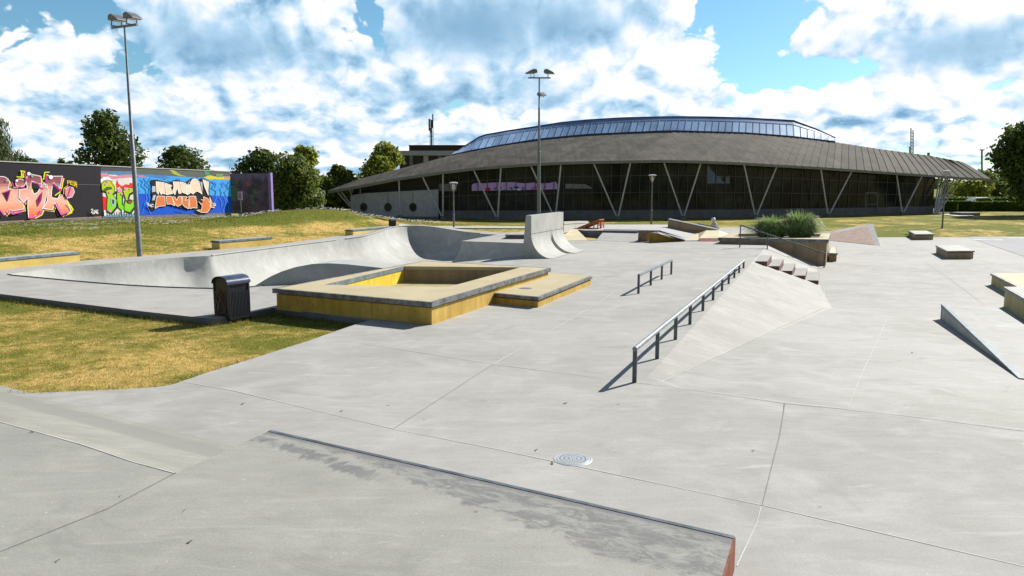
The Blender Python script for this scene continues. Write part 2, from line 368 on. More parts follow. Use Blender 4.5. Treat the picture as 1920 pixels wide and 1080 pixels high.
M['offwhite'] = plain('pale_render', (0.42, 0.42, 0.46), 0.85)
M['lampgrey'] = plain('lamp_grey', (0.16, 0.16, 0.18), 0.5, 0.2)
M['lampglass'] = plain('lamp_glass', (0.55, 0.52, 0.45), 0.3)
M['brick_dark'] = plain('dark_cladding', (0.035, 0.022, 0.022), 0.8)
M['grey_band'] = plain('grey_band', (0.30, 0.32, 0.36), 0.7)
M['strut'] = plain('strut_steel', (0.50, 0.50, 0.53), 0.5, 0.2)
M['plinth'] = mottled('plinth_concrete', (0.13, 0.13, 0.145), (0.17, 0.17, 0.185), 2, 0.85, 0.1, 30, 0.08)
M['frame'] = plain('mullion_dark', (0.09, 0.09, 0.095), 0.5, 0.3)
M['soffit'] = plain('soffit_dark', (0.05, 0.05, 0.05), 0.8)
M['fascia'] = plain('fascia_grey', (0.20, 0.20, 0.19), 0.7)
M['navy'] = plain('navy_trim', (0.035, 0.04, 0.09), 0.6)
M['skin'] = plain('skin', (0.50, 0.30, 0.21), 0.6)
M['shirt'] = plain('white_shirt', (0.75, 0.72, 0.76), 0.9)
M['shorts'] = plain('dark_shorts', (0.02, 0.022, 0.035), 0.9)
M['helmet'] = plain('pale_helmet', (0.68, 0.66, 0.74), 0.35)
M['bark'] = mottled('bark', (0.035, 0.027, 0.02), (0.07, 0.055, 0.04), 6, 0.9, 0.5, 30, 0.2)
M['soil'] = plain('soil', (0.05, 0.04, 0.03), 0.95)
def grass_mat(name, dry, green, dryness=0.5, scale=0.9, brown=(0.20, 0.12, 0.05)):
    m, t, b = new_mat(name); p = pos(t)
    n1 = t.noise(p, 0.35, 4, 0.6, 0.4); n2 = t.noise(p, scale * 2.2, 7, 0.7, 0.5); n3 = t.noise(p, 38, 4, 0.8)
    f = t.math('ADD', t.math('MULTIPLY', n1, 0.6), t.math('MULTIPLY', n2, 0.4))
    c = t.mix(t.ss(f, dryness - 0.1, dryness + 0.09), green, dry)
    c = t.mix(t.ss(t.noise(p, 1.7, 5, 0.7, 0.8), 0.62, 0.72, 0, .6), c, brown)
    c = t.mix(1.0, c, t.ss(n3, 0.25, 0.75, 0.65, 1.35), 'MULTIPLY')
    t.put(b.inputs['Base Color'], c); b.inputs['Roughness'].default_value = 0.95; b.inputs['Specular IOR Level'].default_value = 0.1
    t.put(b.inputs['Normal'], t.bump(n3, 0.6, 0.03)); return m
M['blade'] = attr_mat('grass_blade', (0.12, 0.155, 0.02), (0.60, 0.43, 0.13), 0.8, 0.25)
M['miscanthus'] = attr_mat('reed_blade', (0.04, 0.095, 0.014), (0.40, 0.52, 0.20), 0.55, 0.25)
M['leaf_dark'] = attr_mat('leaf_dark', (0.028, 0.055, 0.01), (0.12, 0.165, 0.028), 0.6, 0.3)
M['leaf_mid'] = attr_mat('leaf_mid', (0.04, 0.075, 0.012), (0.17, 0.21, 0.035), 0.6, 0.35)
M['leaf_yellow'] = attr_mat('leaf_yellow', (0.08, 0.12, 0.012), (0.34, 0.36, 0.045), 0.6, 0.35)
M['leaf_willow'] = attr_mat('leaf_willow', (0.05, 0.075, 0.03), (0.14, 0.18, 0.07), 0.6, 0.3)
M['hedge'] = attr_mat('hedge_leaf', (0.02, 0.045, 0.006), (0.14, 0.22, 0.02), 0.6, 0.3)
M['petal'] = attr_mat('petal', (0.6, 0.6, 0.55), (0.85, 0.85, 0.8), 0.7, 0.2)
def paint_mat():
    m, t, b = new_mat('wall_paint'); a = t.node('ShaderNodeAttribute', attribute_name='Col'); p = pos(t)
    c = t.mix(1.0, a.outputs['Color'], t.ss(t.noise(p, 3.0, 6, 0.7), 0.2, 0.8, 0.86, 1.12), 'MULTIPLY')
    t.put(b.inputs['Base Color'], c); b.inputs['Roughness'].default_value = 0.75; b.inputs['Specular IOR Level'].default_value = 0.2
    return m
M['paint'] = paint_mat()
def glass_mat():
    m, t, b = new_mat('dark_glazing'); p = pos(t)
    t.put(b.inputs['Base Color'], t.mix(t.ss(t.noise(p, 0.25, 4, 0.6, 1.0), 0.35, 0.7), (0.016, 0.018, 0.020), (0.050, 0.054, 0.046)))
    b.inputs['Roughness'].default_value = 0.04; b.inputs['Specular IOR Level'].default_value = 0.1
    t.put(b.inputs['Normal'], t.bump(t.noise(p, 0.35, 2, 0.5), 0.25, 0.03)); return m
M['glass'] = glass_mat()
def roof_mat():
    m, t, b = new_mat('weathered_roof'); p = pos(t)
    a = t.node('ShaderNodeAttribute', attribute_name='v'); n1 = t.noise(p, 0.5, 6, 0.65, 0.5)
    st = t.noise(t.vmath('MULTIPLY', p, (1.6, 0.12, 0.3)), 2.0, 6, 0.7)
    c = t.mix(t.ss(n1, 0.3, 0.7), (0.062, 0.057, 0.048), (0.105, 0.097, 0.083)); c = t.mix(1.0, c, t.ss(st, 0.3, 0.7, 0.75, 1.25), 'MULTIPLY')
    c = t.mix(1.0, c, t.math('ADD', t.math('MULTIPLY', a.outputs['Fac'], 0.30), 0.84), 'MULTIPLY')
    c = t.mix(1.0, c, t.ss(t.noise(p, 9, 4, 0.8), 0.3, 0.7, 0.88, 1.12), 'MULTIPLY')
    t.put(b.inputs['Base Color'], c); b.inputs['Roughness'].default_value = 0.85; b.inputs['Specular IOR Level'].default_value = 0.08; return m
M['roof'] = roof_mat()
def lantern_mat():
    m, t, b = new_mat('blue_glazing'); p = pos(t); a = t.node('ShaderNodeAttribute', attribute_name='v')
    c = t.mix(a.outputs['Fac'], (0.13, 0.21, 0.40), (0.38, 0.58, 0.85))
    c = t.mix(1.0, c, t.ss(t.noise(p, 0.4, 4, 0.6), 0.3, 0.7, 0.8, 1.2), 'MULTIPLY')
    t.put(b.inputs['Base Color'], c); b.inputs['Roughness'].default_value = 0.45; b.inputs['Specular IOR Level'].default_value = 0.02; return m
M['lantern'] = lantern_mat()
def brickpave():
    m, t, b = new_mat('red_brick_paving'); p = pos(t)
    br = t.node('ShaderNodeTexBrick'); t.put(br.inputs['Vector'], t.vmath('MULTIPLY', p, (1, 1, 0))); br.inputs['Scale'].default_value = 2.2
    br.inputs['Color1'].default_value = (0.36, 0.22, 0.17, 1); br.inputs['Color2'].default_value = (0.45, 0.29, 0.22, 1); br.inputs['Mortar'].default_value = (0.42, 0.36, 0.32, 1)
    br.inputs['Mortar Size'].default_value = 0.03
    c = t.mix(1.0, br.outputs[0], t.ss(t.noise(p, 4, 5, 0.7), 0.3, 0.7, 0.85, 1.15), 'MULTIPLY')
    t.put(b.inputs['Base Color'], c); b.inputs['Roughness'].default_value = 0.9; return m
M['brick'] = brickpave()

# ------------------------------------------------------------------ heights of the park
E1v = Vector((0.379, 0.925, 0)); E2v = Vector((0.925, -0.379, 0))
RAIL0 = P(1190, 717); RAIL1 = P(1394, 503)
TK = (RAIL1.x - RAIL0.x) / (RAIL1.y - RAIL0.y)
LOW = -0.83
CR0 = P(1150, 710); CRN = Vector((0.45, 0.893, 0))
BB = P(1545, 577, LOW)
def xT(y): return RAIL0.x + TK * (y - RAIL0.y)
def slopeT(x, y): return min(1, max(0, ((x - CR0.x) * CRN.x + (y - CR0.y) * CRN.y) / 13.0))
def bankw(y): return interp(((RAIL0.y, .12), (BB.y, BB.x - xT(BB.y) + .12), (24.3, 2.3), (27, 2.15), (40, 2.1)), y)
def zc(x, y):
    if y < 5: return 0.0
    s = x - xT(y) - 0.1
    if s <= 0: return 0.0
    t = slopeT(x, y); zr = LOW * t
    # bank between plateau and lower floor
    wd = bankw(y)
    return zr * min(1, s / wd)
def mound_line(y): return interp(((0, -30), (21, -17.4), (23.2, -15.9), (26.7, -13.25), (31.7, -10.15), (38.2, -8.3), (43.8, -7.0), (60, 0)), y)
WALL_A = D(0, 415, 38.0); WALL_B = D(430, 400.5, 54.5)
def zg(x, y):
    """grass terrain"""
    base = zc(x, y) - 0.045
    if y > 44: base = base + (-0.42 - base) * sst(y, 46, 60)
    if y > 95: base = -0.42 + 1.5 * sst(y, 95, 230)
    if y > 20:
        t = mound_line(y) - x
        if t > 0:
            far = 1 - sst(y, 44.5, 62) * 0.75 if t < 30 else 1 - sst(y, 60, 90)
            hgt = (interp(((36, .66), (54, .42)), y) * sst(t, -0.5, 7.5) + .62 * math.exp(-((x + 11.5) / 4.5) ** 2 - ((y - 46.5) / 5.5) ** 2) * sst(t, 0, 3)) * far
            if y > 90: hgt = 0
            base = base + hgt + 0.03 * math.sin(x * 1.3) * math.sin(y * 0.9) * min(1, t / 3) * (1 if t < 60 else 0)
    # lawn beside the bowl deck lies below the kerb
    if x < -1.5 and y < 22:
        k = sst((y - 9.2) / 4.5)
        base = -0.02 - 0.11 * k
    return base

# bowl rim: px, py, z or (distance), reach of the wall, depth
DEP = 1.35
rim_spec = [(15, 515, .3), (60, 520, .55), (130, 526.5, .85), (220, 534, 1.1), (310, 539, 1.3), (400, 541.5, 1.5), (470, 538.5, 1.5), (540, 531, 1.5), (620, 521, 1.5), (700, 510, 1.5),
            (790, 499, 1.5), (860, 491.5, 1.4), (905, 487.5, 1.2), (946, 483, 1.0), (985, 479, .9), (1005, 470, .9), (1005, 458, 1.0), (985, 456, 1.4), (925, 454, 1.5), (865, 452, 1.6), (900, 445.5, 1.4), (932, 440, 1.0)]
rim = [(P(a, b), c) for a, b, c in rim_spec]
for (a, b, y, c) in ((900, 438, 39.4, 1.5), (872, 435.5, 40.3, 1.9), (840, 430.5, 41.4, 2.1), (815, 426.5, 42.1, 2.2), (790, 424.3, 42.3, 2.3), (765, 423.6, 42.0, 2.4), (745, 424.5, 41.0, 2.3), (728, 428.3, 39.6, 2.0), (715, 433, 38.5, 1.7), (700, 438, 37.4, 1.6), (680, 442.8, 36.4, 1.5)):
    rim.append((D(a, b, y), c))
for (a, b, c) in ((630, 450, 1.5), (580, 456, 1.5), (520, 463.5, 1.5), (460, 471, 1.5), (420, 476, 1.5), (405, 478, 1.5), (391, 479.8, 1.5), (345, 482, 1.5), (280, 487.5, 1.5), (215, 493.5, 1.2), (130, 500, .9), (60, 508, .5)):
    rim.append((P(a, b), c))
def subdiv(r, k=3):
    out = []; n = len(r)
    for i in range(n):
        p0, p1, p2, p3 = r[i - 1][0], r[i][0], r[(i + 1) % n][0], r[(i + 2) % n][0]
        for j in range(k):
            t = j / k
            q = 0.5 * ((2 * p1) + (p2 - p0) * t + (2 * p0 - 5 * p1 + 4 * p2 - p3) * t * t + (3 * p1 - p0 - 3 * p2 + p3) * t ** 3)
            lin = p1.lerp(p2, t); sharp = i in (17, 18, 19, 20, 21)
            out.append(((lin if sharp else q.lerp(lin, 0.3)), r[i][1] + (r[(i + 1) % n][1] - r[i][1]) * t))
    return out
rim = subdiv(rim, 3)
NR = len(rim)
def area2(pts): return sum(pts[i].x * pts[(i + 1) % len(pts)].y - pts[(i + 1) % len(pts)].x * pts[i].y for i in range(len(pts)))
orient = 1 if area2([r[0] for r in rim]) > 0 else -1
# ------------------------------------------------------------------ concrete floor (one sheet, cut out for the bowl)
kerb = [P(-420, 500), P(-200, 527), P(0, 551), P(130, 567), P(270, 584), P(390, 597), P(404, 597.5), P(440, 591.5), P(468, 586), P(512, 577)]
border = [P(512, 577.5), P(600, 588), P(690, 600.5), P(633, 619.5), P(578, 639), P(519, 657.6), P(455, 678), P(393, 697), P(343, 714), P(328, 719.5), P(312, 723), P(290, 726), P(220, 730), P(100, 735), P(0, 739.5), P(-300, 750)]
outer = [Vector((-16, -6, 0)), Vector((14, -6, 0)), Vector((14, 9, 0)), Vector((18, 20, 0)), P(1920, 481, LOW), P(1785, 435, LOW)]
outer += [P(1645, 434.5, LOW), P(1545, 434.5, LOW), Vector((17, 47, 0)), P(1345, 427), P(1262, 424.5), P(1040, 424.5), P(1040, 437), P(930, 436), P(870, 431), P(840, 426.5), P(790, 421.5), P(745, 422), P(738, 426)]
outer += [Vector((mound_line(y), y, 0)) for y in (40.5, 38.2, 35, 31.7, 29, 26.7, 25, 23.2, 21.5)] + [Vector((-19, 20.2, 0)), Vector((-24, 19.5, 0))]
outer += kerb + border[1:] + [Vector((-16, 6, 0))]
NO = len(outer)
def pip(x, y, poly):
    c = False; n = len(poly); j = n - 1
    for i in range(n):
        if (poly[i].y > y) != (poly[j].y > y) and x < (poly[j].x - poly[i].x) * (y - poly[i].y) / (poly[j].y - poly[i].y) + poly[i].x: c = not c
        j = i
    return c
rimp = [r[0] for r in rim]
def ramp_up(x, y):          # deck swells up behind the deep end of the bowl
    best = 0.0
    for p in rimp[60:105]:
        if p.z > 0.01:
            d2 = (p.x - x) ** 2 + (p.y - y) ** 2
            k = p.z * math.exp(-d2 / 1.2)
            if k > best: best = k
    return best
verts2, edges2, zpre = [], [], []
for p in outer: verts2.append(Vector((p.x, p.y))); zpre.append(None)
edges2 += [(i, (i + 1) % NO) for i in range(NO)]
o0 = len(verts2)
for p in rimp: verts2.append(Vector((p.x, p.y))); zpre.append(p.z)
edges2 += [(o0 + i, o0 + (i + 1) % NR) for i in range(NR)]
def cline(pts):
    o = len(verts2)
    for p in pts: verts2.append(Vector((p[0], p[1]))); zpre.append(None)
    edges2.extend((o + i, o + i + 1) for i in range(len(pts) - 1))
ys = [9.7 + i * 0.9 for i in range(40)]
cline([(xT(y) + 0.1, y) for y in ys if y < 44])
cline([(xT(y) + 0.1 + bankw(y), y) for y in ys if y < 44])
STQ = [P(1416.5, 490, 0), P(1534, 533, LOW), P(1536.7, 516, LOW), P(1447, 479, 0)]
cline(STQ + STQ[:1])
gx = np.arange(-24, 32, 1.0)
for y in np.arange(6, 55, 1.0):
    for x in gx:
        xx = x + 0.13; yy = y + 0.07
        if pip(xx, yy, outer) and not pip(xx, yy, rimp): verts2.append(Vector((xx, yy))); zpre.append(None)
cv, ce, cf, ov, oe, of_ = delaunay_2d_cdt(verts2, edges2, [], 0, 1e-4)
fb = MB(); V3 = []
for v, orig in zip(cv, ov):
    z = None
    for k in orig:
        if zpre[k] is not None: z = zpre[k]
    if z is None: z = zc(v.x, v.y) + (ramp_up(v.x, v.y) if (v.x < 2 and v.y > 33) else 0)
    V3.append((v.x, v.y, z))
F3 = []
for f in cf:
    cx = sum(cv[i].x for i in f) / len(f); cy = sum(cv[i].y for i in f) / len(f)
    if pip(cx, cy, outer) and not pip(cx, cy, rimp) and not pip(cx, cy, STQ): F3.append(tuple(f))
fb.add(V3, F3)
floor = fb.build('concrete_floor', M['conc']); tag(floor, kind='structure')
sk = MB()                                        # slab edges; shade of the kerb face put into a darker concrete
for i in range(NO):
    a, b = outer[i], outer[(i + 1) % NO]
    n = max(1, int((b - a).length / 2))
    for k in range(n):
        p, q = a.lerp(b, k / n), a.lerp(b, (k + 1) / n); p.z = zc(p.x, p.y); q.z = zc(q.x, q.y)
        sk.quad(p, q, q - Vector((0, 0, .45)), p - Vector((0, 0, .45)))
tag(sk.build('slab_edge', M['plinth']), kind='structure')

# ------------------------------------------------------------------ bowl
bw = MB(); foot = []; rows = []
KP = 10
inn = []
for i in range(NR):
    p, q, r_ = rimp[i - 2], rimp[i], rimp[(i + 2) % NR]
    tg = Vector((r_.x - p.x, r_.y - p.y, 0)).normalized(); n = Vector((-tg.y, tg.x, 0)) * orient; inn.append(n)
for k in range(KP + 1):
    th = k / KP * math.pi / 2; row = []
    for i in range(NR + 1):
        q, wd = rim[i % NR]; n = inn[i % NR]; dep = DEP * min(1, wd / 1.2) + q.z
        row.append(q + n * wd * (1 - math.cos(th)) + Vector((0, 0, -dep * math.sin(th))))
    rows.append(row)
bw.grid(rows)
ft = rows[-1][:-1]; bw.add(ft, tessellate_polygon([ft]))
bowl = thing('skate_bowl', 'sunken grey concrete skate bowl with raised deep end beside the yellow box', 'skate bowl', (P(560, 500).x, P(560, 500).y, 0))
bwo = bw.build('bowl_wall', M['bowl'], bowl, smooth=True)
# steel coping on parts of the rim
cp = MB()
def rim_run(i0, i1): return [rim[i % NR][0] + Vector((0, 0, 0.008)) - inn[i % NR] * 0.0 for i in range(i0, i1)]
cp.tube(rim_run(99, 117), 0.03, 6); cp.tube(rim_run(66, 99), 0.03, 6)
cp.build('coping', M['bank'], bowl, smooth=True)
cp = MB(); cp.tube(rim_run(0, 20), 0.02, 6)
cp.build('coping', M['post'], bowl, smooth=True)
# tongue / hump rising inside the bowl
hump = MB(); hpx = [(474, 538, .0), (482, 533.5, .05), (494, 526, .1), (508, 518, .2), (528, 509, .35), (555, 500.5, .5), (585, 495, .6), (615, 493.6, .6), (650, 495.3, .6), (690, 499.5, .6), (730, 504, .5), (765, 507, .4)]
ridge, front, back = [], [], []
for a, b, o in hpx:
    yb = interp(((474, 18.7), (540, 19.05), (620, 19.4), (700, 19.7), (765, 20.0)), a); rp_ = D(a, b, yb + o * .16); ridge.append(rp_); front.append(Vector(((a - 960) / FPX * yb, yb - .02, -.02)))
    back.append(rp_ + Vector((.1, 1.0 * (.6 + 2.2 * o), -.16 * o)))
hr = []
for k in range(7):
    t = k / 6; hr.append([Vector((f_.x + (r_.x - f_.x) * t, f_.y + (r_.y - f_.y) * (1 - math.cos(t * math.pi / 2)), f_.z + (r_.z - f_.z) * t)) for f_, r_ in zip(front, ridge)])
for k in range(1, 4): hr.append([a.lerp(b, k / 3) for a, b in zip(ridge, back)])
for k in range(1, 7):
    th = k / 6 * math.pi / 2
    hr.append([b + Vector((-0.3, 1, 0)).normalized() * 1.2 * (1 - math.cos(th)) + Vector((0, 0, (-DEP - b.z) * math.sin(th))) for b in back])
hump.grid(hr); hump.build('hump', M['bowl'], bowl, smooth=True)

# ------------------------------------------------------------------ foreground platform with grind edge
HP = 0.22
a_ = P(505, 808, HP); b_ = P(1376, 1008, HP); c_ = P(330, 887, HP); d_ = P(0, 790, HP)
ldir = (b_ - a_).normalized(); lnorm = Vector((ldir.y, -ldir.x, 0)); lnorm = lnorm if lnorm.y < 0 else -lnorm
end_dir = (P(1355, 1080, HP) - b_).normalized()
M['platform'] = concrete('concrete_platform', (0.285, 0.286, 0.258), (0.335, 0.334, 0.305), (0.362, 0.352, 0.318), stain=(a_, lnorm, ldir, (b_ - a_).length))
ddir = (d_ - c_).normalized()
plat = [a_, b_, b_ + end_dir * 6, Vector((-14, -2, HP)), d_ + ddir * 8, d_, c_]
pm = MB(); pm.poly(plat); pmo = pm.build('platform', M['platform']); tag(pmo, kind='structure')
pm = MB()
pm.quad(c_, a_, Vector((a_.x, a_.y, -.05)), Vector((c_.x, c_.y, -.05)))
bk = [c_ , d_, d_ + ddir * 8]; bn = Vector((-ddir.y, ddir.x, 0)); bn = bn if bn.y > 0 else -bn
rws = []
for k in range(9):
    t = k / 8; rws.append([p + bn * (1.15 * t) + Vector((0, 0, -(HP + .01) * (t * t * (3 - 2 * t) * .5 + t * .5))) for p in bk])
pm.grid(rws); M['platform_bank'] = concrete('concrete_platform_bank', (0.262, 0.262, 0.232), (0.30, 0.297, 0.265), (0.325, 0.315, 0.28), band=(c_, bn, .62, 1.0))
tag(pm.build('platform_bank', M['platform_bank'], smooth=True), kind='structure')
led = thing('grind_ledge', 'long low steel edged grind ledge in the foreground, dark with wax, rusty at its end', 'ledge', tuple(a_.xy) + (0,))
g = MB(); g.prism([a_ + ldir * .0 - lnorm * 0.02 + Vector((0, 0, .004)), b_ - lnorm * 0.02 + Vector((0, 0, .004)), b_ + lnorm * .018 + Vector((0, 0, .004)), a_ + lnorm * .018 + Vector((0, 0, .004))], (0, 0, -.05)); g.build('edge_angle', M['angle'], led)
g = MB(); g.prism([a_ + Vector((0, 0, -.05)), b_ + Vector((0, 0, -.05)), b_ + lnorm * .06 + Vector((0, 0, -.05)), a_ + lnorm * .06 + Vector((0, 0, -.05))], (0, 0, -HP)); g.build('front_face', M['plinth'], led)
eo = lnorm.cross(Vector((0, 0, 1))); eo = ldir
g = MB(); g.prism([b_ + Vector((0, 0, .003)) + eo * .012, b_ + end_dir * 6 + Vector((0, 0, .003)) + eo * .012, b_ + end_dir * 6 + eo * .0 + Vector((0, 0, .003)), b_ + Vector((0, 0, .003))], (0, 0, -HP - .03)); g.build('end_plate', M['rust'], led)

# ------------------------------------------------------------------ joints in the floor
jm = MB(); jd = MB()
def joint(mb, pts, wd, zoff=.004, zfn=zc):
    P3 = []
    for a, b in zip(pts, pts[1:]):
        n = max(1, int((b - a).length / 0.5))
        P3 += [a.lerp(b, k / n) for k in range(n)]
    P3.append(pts[-1]); L = []; Rr = []
    for i, p in enumerate(P3):
        d = (P3[min(i + 1, len(P3) - 1)] - P3[max(i - 1, 0)]); d.z = 0; d.normalize(); s = Vector((-d.y, d.x, 0)) * wd / 2 * random.uniform(.6, 1.3)
        s2 = Vector((-d.y, d.x, 0)) * random.uniform(-.25, .25) * wd
        z = zfn(p.x, p.y) + zoff
        L.append(Vector((p.x + s.x + s2.x, p.y + s.y + s2.y, z))); Rr.append(Vector((p.x - s.x + s2.x, p.y - s.y + s2.y, z)))
    mb.grid([L, Rr])
def JP(*pp, z=0): return [P(a, b, z) for a, b in pp]
joint(jm, JP((345, 716), (440, 733), (740, 805)), .013)
joint(jm, JP((740, 805), (930, 842), (1430, 948)), .009); joint(jm, JP((1432, 948), (1920, 1062)), .010)
joint(jd, JP((740, 803), (925, 683)), .008); joint(jm, JP((925, 683), (1110, 575), (1180, 530)), .012)
joint(jm, JP((655, 640), (925, 683), (1150, 712), (1300, 731), (1475, 755), (1590, 767)), .013)
joint(jd, JP((1472, 756), (1461, 820), (1446, 880), (1429, 948)), .008); joint(jm, JP((1428, 950), (1418, 985), (1382, 1062)), .010)
def zl(px, py, it=6):
    z = 0
    for _ in range(it): p = P(px, py, z); z = zc(p.x, p.y)
    return P(px, py, z)
def JL(*pp): return [zl(a, b) for a, b in pp]
joint(jm, JL((1590, 765), (1612, 710), (1640, 650), (1662, 600)), .007)
joint(jm, JL((1235, 718), (1300, 688), (1400, 642), (1500, 597), (1545, 577)), .02)
joint(jm, JL((1545, 577), (1545, 540)), .02); joint(jm, JL((1196, 719), (1235, 718)), .02)
joint(jd, JL((1735, 492), (1790, 530), (1845, 572)), .007); joint(jd, JL((1558, 474), (1720, 474)), .012)
joint(jd, JL((0, 0 + 600), (0, 601)), .001)
joint(jd, [P(330, 887, HP), P(200, 955, HP), P(0, 1035, HP)], .01, zfn=lambda x, y: HP)
joint(jm, [P(330, 888, HP), P(250, 866, HP), P(150, 832, HP), P(0, 791, HP)], .014, zfn=lambda x, y: HP)
joint(jm, JL((1590, 768), (1750, 785), (1920, 806)), .012)
for pts in ([(1110, 517), (1185, 520)], [(1570, 510), (1600, 511)], [(1600, 514), (1620, 514)]): joint(jm, JL(*pts), .03)
tag(jm.build('pavement_joint', M['line']), kind='structure'); tag(jd.build('pavement_crack', M['line_dark']), kind='structure')

lv_spots = [(795, 787), (840, 758), (640, 772), (912, 757), (60, 811), (225, 876), (108, 1053), (278, 1006), (355, 1018), (640, 852), (345, 959), (1060, 757), (572, 881), (1710, 662), (30, 792), (410, 757), (455, 758), (520, 765), (1005, 845), (980, 886), (1412, 846), (1204, 788), (226, 931), (138, 1064), (1035, 870)]
lvm = MB()
for (a, b) in lv_spots[::2] + lv_spots[9:14:2]:
    onp = b > 790 + (a * .29 if a < 330 else 95) and a < 700
    c0l = P(a, b, HP) if onp else zl(a, b); r_l = random.uniform(.008, .022); th = random.uniform(0, 3.1)
    lvm.poly([c0l + Vector((r_l * 1.5 * math.cos(k) * math.cos(th) - r_l * .6 * math.sin(k) * math.sin(th), r_l * 1.5 * math.cos(k) * math.sin(th) + r_l * .6 * math.sin(k) * math.cos(th), .008 + .006 * math.cos(k))) for k in np.linspace(0, 5.3, 6)])
tag(lvm.build('fallen_leaves', plain('dry_leaf', (0.10, 0.085, 0.06), .9)), 'small dark dry leaves scattered over the pale concrete', 'leaves', kind='stuff')
# ------------------------------------------------------------------ grass terrain to the horizon
def axis(lo, hi, fine_lo, fine_hi, step, grow=1.25):
    a = list(np.arange(fine_lo, fine_hi + 1e-6, step)); s = step; v = fine_lo
    left = []
    while v > lo: s *= grow; v -= s; left.append(v)
    s = step; v = fine_hi; right = []
    while v < hi: s *= grow; v += s; right.append(v)
    return sorted(left) + a + right
GX = axis(-2500, 2500, -34, 34, 0.5); GY = axis(-300, 4000, 5, 64, 0.5)
nx, ny = len(GX), len(GY)
kz = [(p.x, p.y) for p in rimp]
Vg = np.zeros((nx * ny, 3)); idx = 0
for y in GY:
    for x in GX:
        z = zg(x, y)
        if -16 < x < 4 and 15 < y < 44 and (pip(x, y, rimp) or any((x - a) ** 2 + (y - b) ** 2 < .7 for a, b in kz)): z = -2.4
        elif x > -3 and 5 < y < 30 and x < 14: z -= 0.12
        Vg[idx] = (x, y, z); idx += 1
I, J = np.meshgrid(np.arange(nx - 1), np.arange(ny - 1)); q0 = (J * nx + I).ravel()
Fg = np.stack([q0, q0 + 1, q0 + 1 + nx, q0 + nx], 1)
def terrain_mat():
    m, t, b = new_mat('grass_ground'); p = pos(t); s = t.node('ShaderNodeSeparateXYZ'); t.put(s.inputs[0], p)
    n1 = t.noise(p, 0.33, 4, 0.6, 0.4); n2 = t.noise(p, 2.2, 7, 0.7, 0.5); n3 = t.noise(p, 34, 4, 0.8); n4 = t.noise(p, 9, 5, .75, .4)
    f = t.math('ADD', t.math('MULTIPLY', n1, 0.55), t.math('MULTIPLY', n2, 0.45))
    f = t.math('ADD', f, t.ss(s.outputs[1], 44, 50, 0.0, -0.07))                      # the lawn by the hall is watered and greener
    f = t.math('SUBTRACT', f, t.math('MULTIPLY', t.math('MULTIPLY', t.ss(s.outputs[2], 0.36, 0.66), t.ss(s.outputs[1], 24, 30)), 0.16))     # and so is the top of the mound
    f = t.math('ADD', f, t.math('MULTIPLY', t.ss(s.outputs[1], 20, 24), 0.03))
    c = t.mix(t.ss(f, 0.43, 0.60), (0.14, 0.16, 0.022), (0.56, 0.39, 0.13))
    c = t.mix(t.ss(t.noise(p, 1.5, 6, 0.75, 0.8), 0.60, 0.72, 0, .65), c, (0.20, 0.12, 0.045))
    c = t.mix(1.0, c, t.ss(n4, 0.3, 0.7, 0.8, 1.25), 'MULTIPLY'); c = t.mix(1.0, c, t.ss(n3, 0.25, 0.75, 0.7, 1.3), 'MULTIPLY')
    t.put(b.inputs['Base Color'], c); b.inputs['Roughness'].default_value = 0.95; b.inputs['Specular IOR Level'].default_value = 0.08
    t.put(b.inputs['Normal'], t.bump(t.math('ADD', n3, n4), 0.7, 0.04)); return m
M['ground'] = terrain_mat()
ter = fast_mesh('ground', Vg, Fg, M['ground'], smooth=True); tag(ter, kind='structure')

# real grass blades where the lawn is near, sparser on the mound
def in_lawn(x, y): return y < 21 and not pip(x, y, outer)
def vnoise(x, y, s, seed=0):
    xi = np.floor(x / s).astype(int); yi = np.floor(y / s).astype(int); fx = x / s - xi; fy = y / s - yi
    fx = fx * fx * (3 - 2 * fx); fy = fy * fy * (3 - 2 * fy)
    def h(a, b): v = np.sin(a * 127.1 + b * 311.7 + seed * 17.3) * 43758.5453; return v - np.floor(v)
    return (h(xi, yi) * (1 - fx) + h(xi + 1, yi) * fx) * (1 - fy) + (h(xi, yi + 1) * (1 - fx) + h(xi + 1, yi + 1) * fx) * fy
def blades(name, pts, hts, wds, mat, vals, lean=0.5, label=None, kind='stuff', parent=None):
    n = len(pts); ang = RNG.uniform(0, 2 * np.pi, n); la = RNG.uniform(0, 2 * np.pi, n); ll = RNG.uniform(0.1, 1, n) * lean * hts
    dx_ = np.cos(ang) * wds / 2; dy_ = np.sin(ang) * wds / 2; z0 = pts[:, 2] - 0.01
    A = np.stack([pts[:, 0] - dx_, pts[:, 1] - dy_, z0], 1); B = np.stack([pts[:, 0] + dx_, pts[:, 1] + dy_, z0], 1)
    Cc = np.stack([pts[:, 0] + np.cos(la) * ll, pts[:, 1] + np.sin(la) * ll, z0 + hts], 1)
    V = np.empty((3 * n, 3)); V[0::3] = A; V[1::3] = B; V[2::3] = Cc
    F = np.arange(3 * n).reshape(n, 3); return fast_mesh(name, V, F, mat, parent, vals)
pts = []
tries = RNG.uniform((-14.5, 8.3), (-1.8, 17.5), (150000, 2))
pts = np.array([(x, y, zg(x, y)) for x, y in tries if (-0.70 * y - .4) < x and in_lawn(x, y)])
kd = np.array([min(((p[0] - k.x) ** 2 + (p[1] - k.y) ** 2) ** .5 for k in kerb[2:] + border[::3]) for p in pts])
v = vnoise(pts[:, 0], pts[:, 1], 1.4) * .5 + vnoise(pts[:, 0], pts[:, 1], .35, 3) * .3 + RNG.uniform(0, .45, len(pts))
v = np.clip((v - .5) * 1.6 + .56, 0, 1)
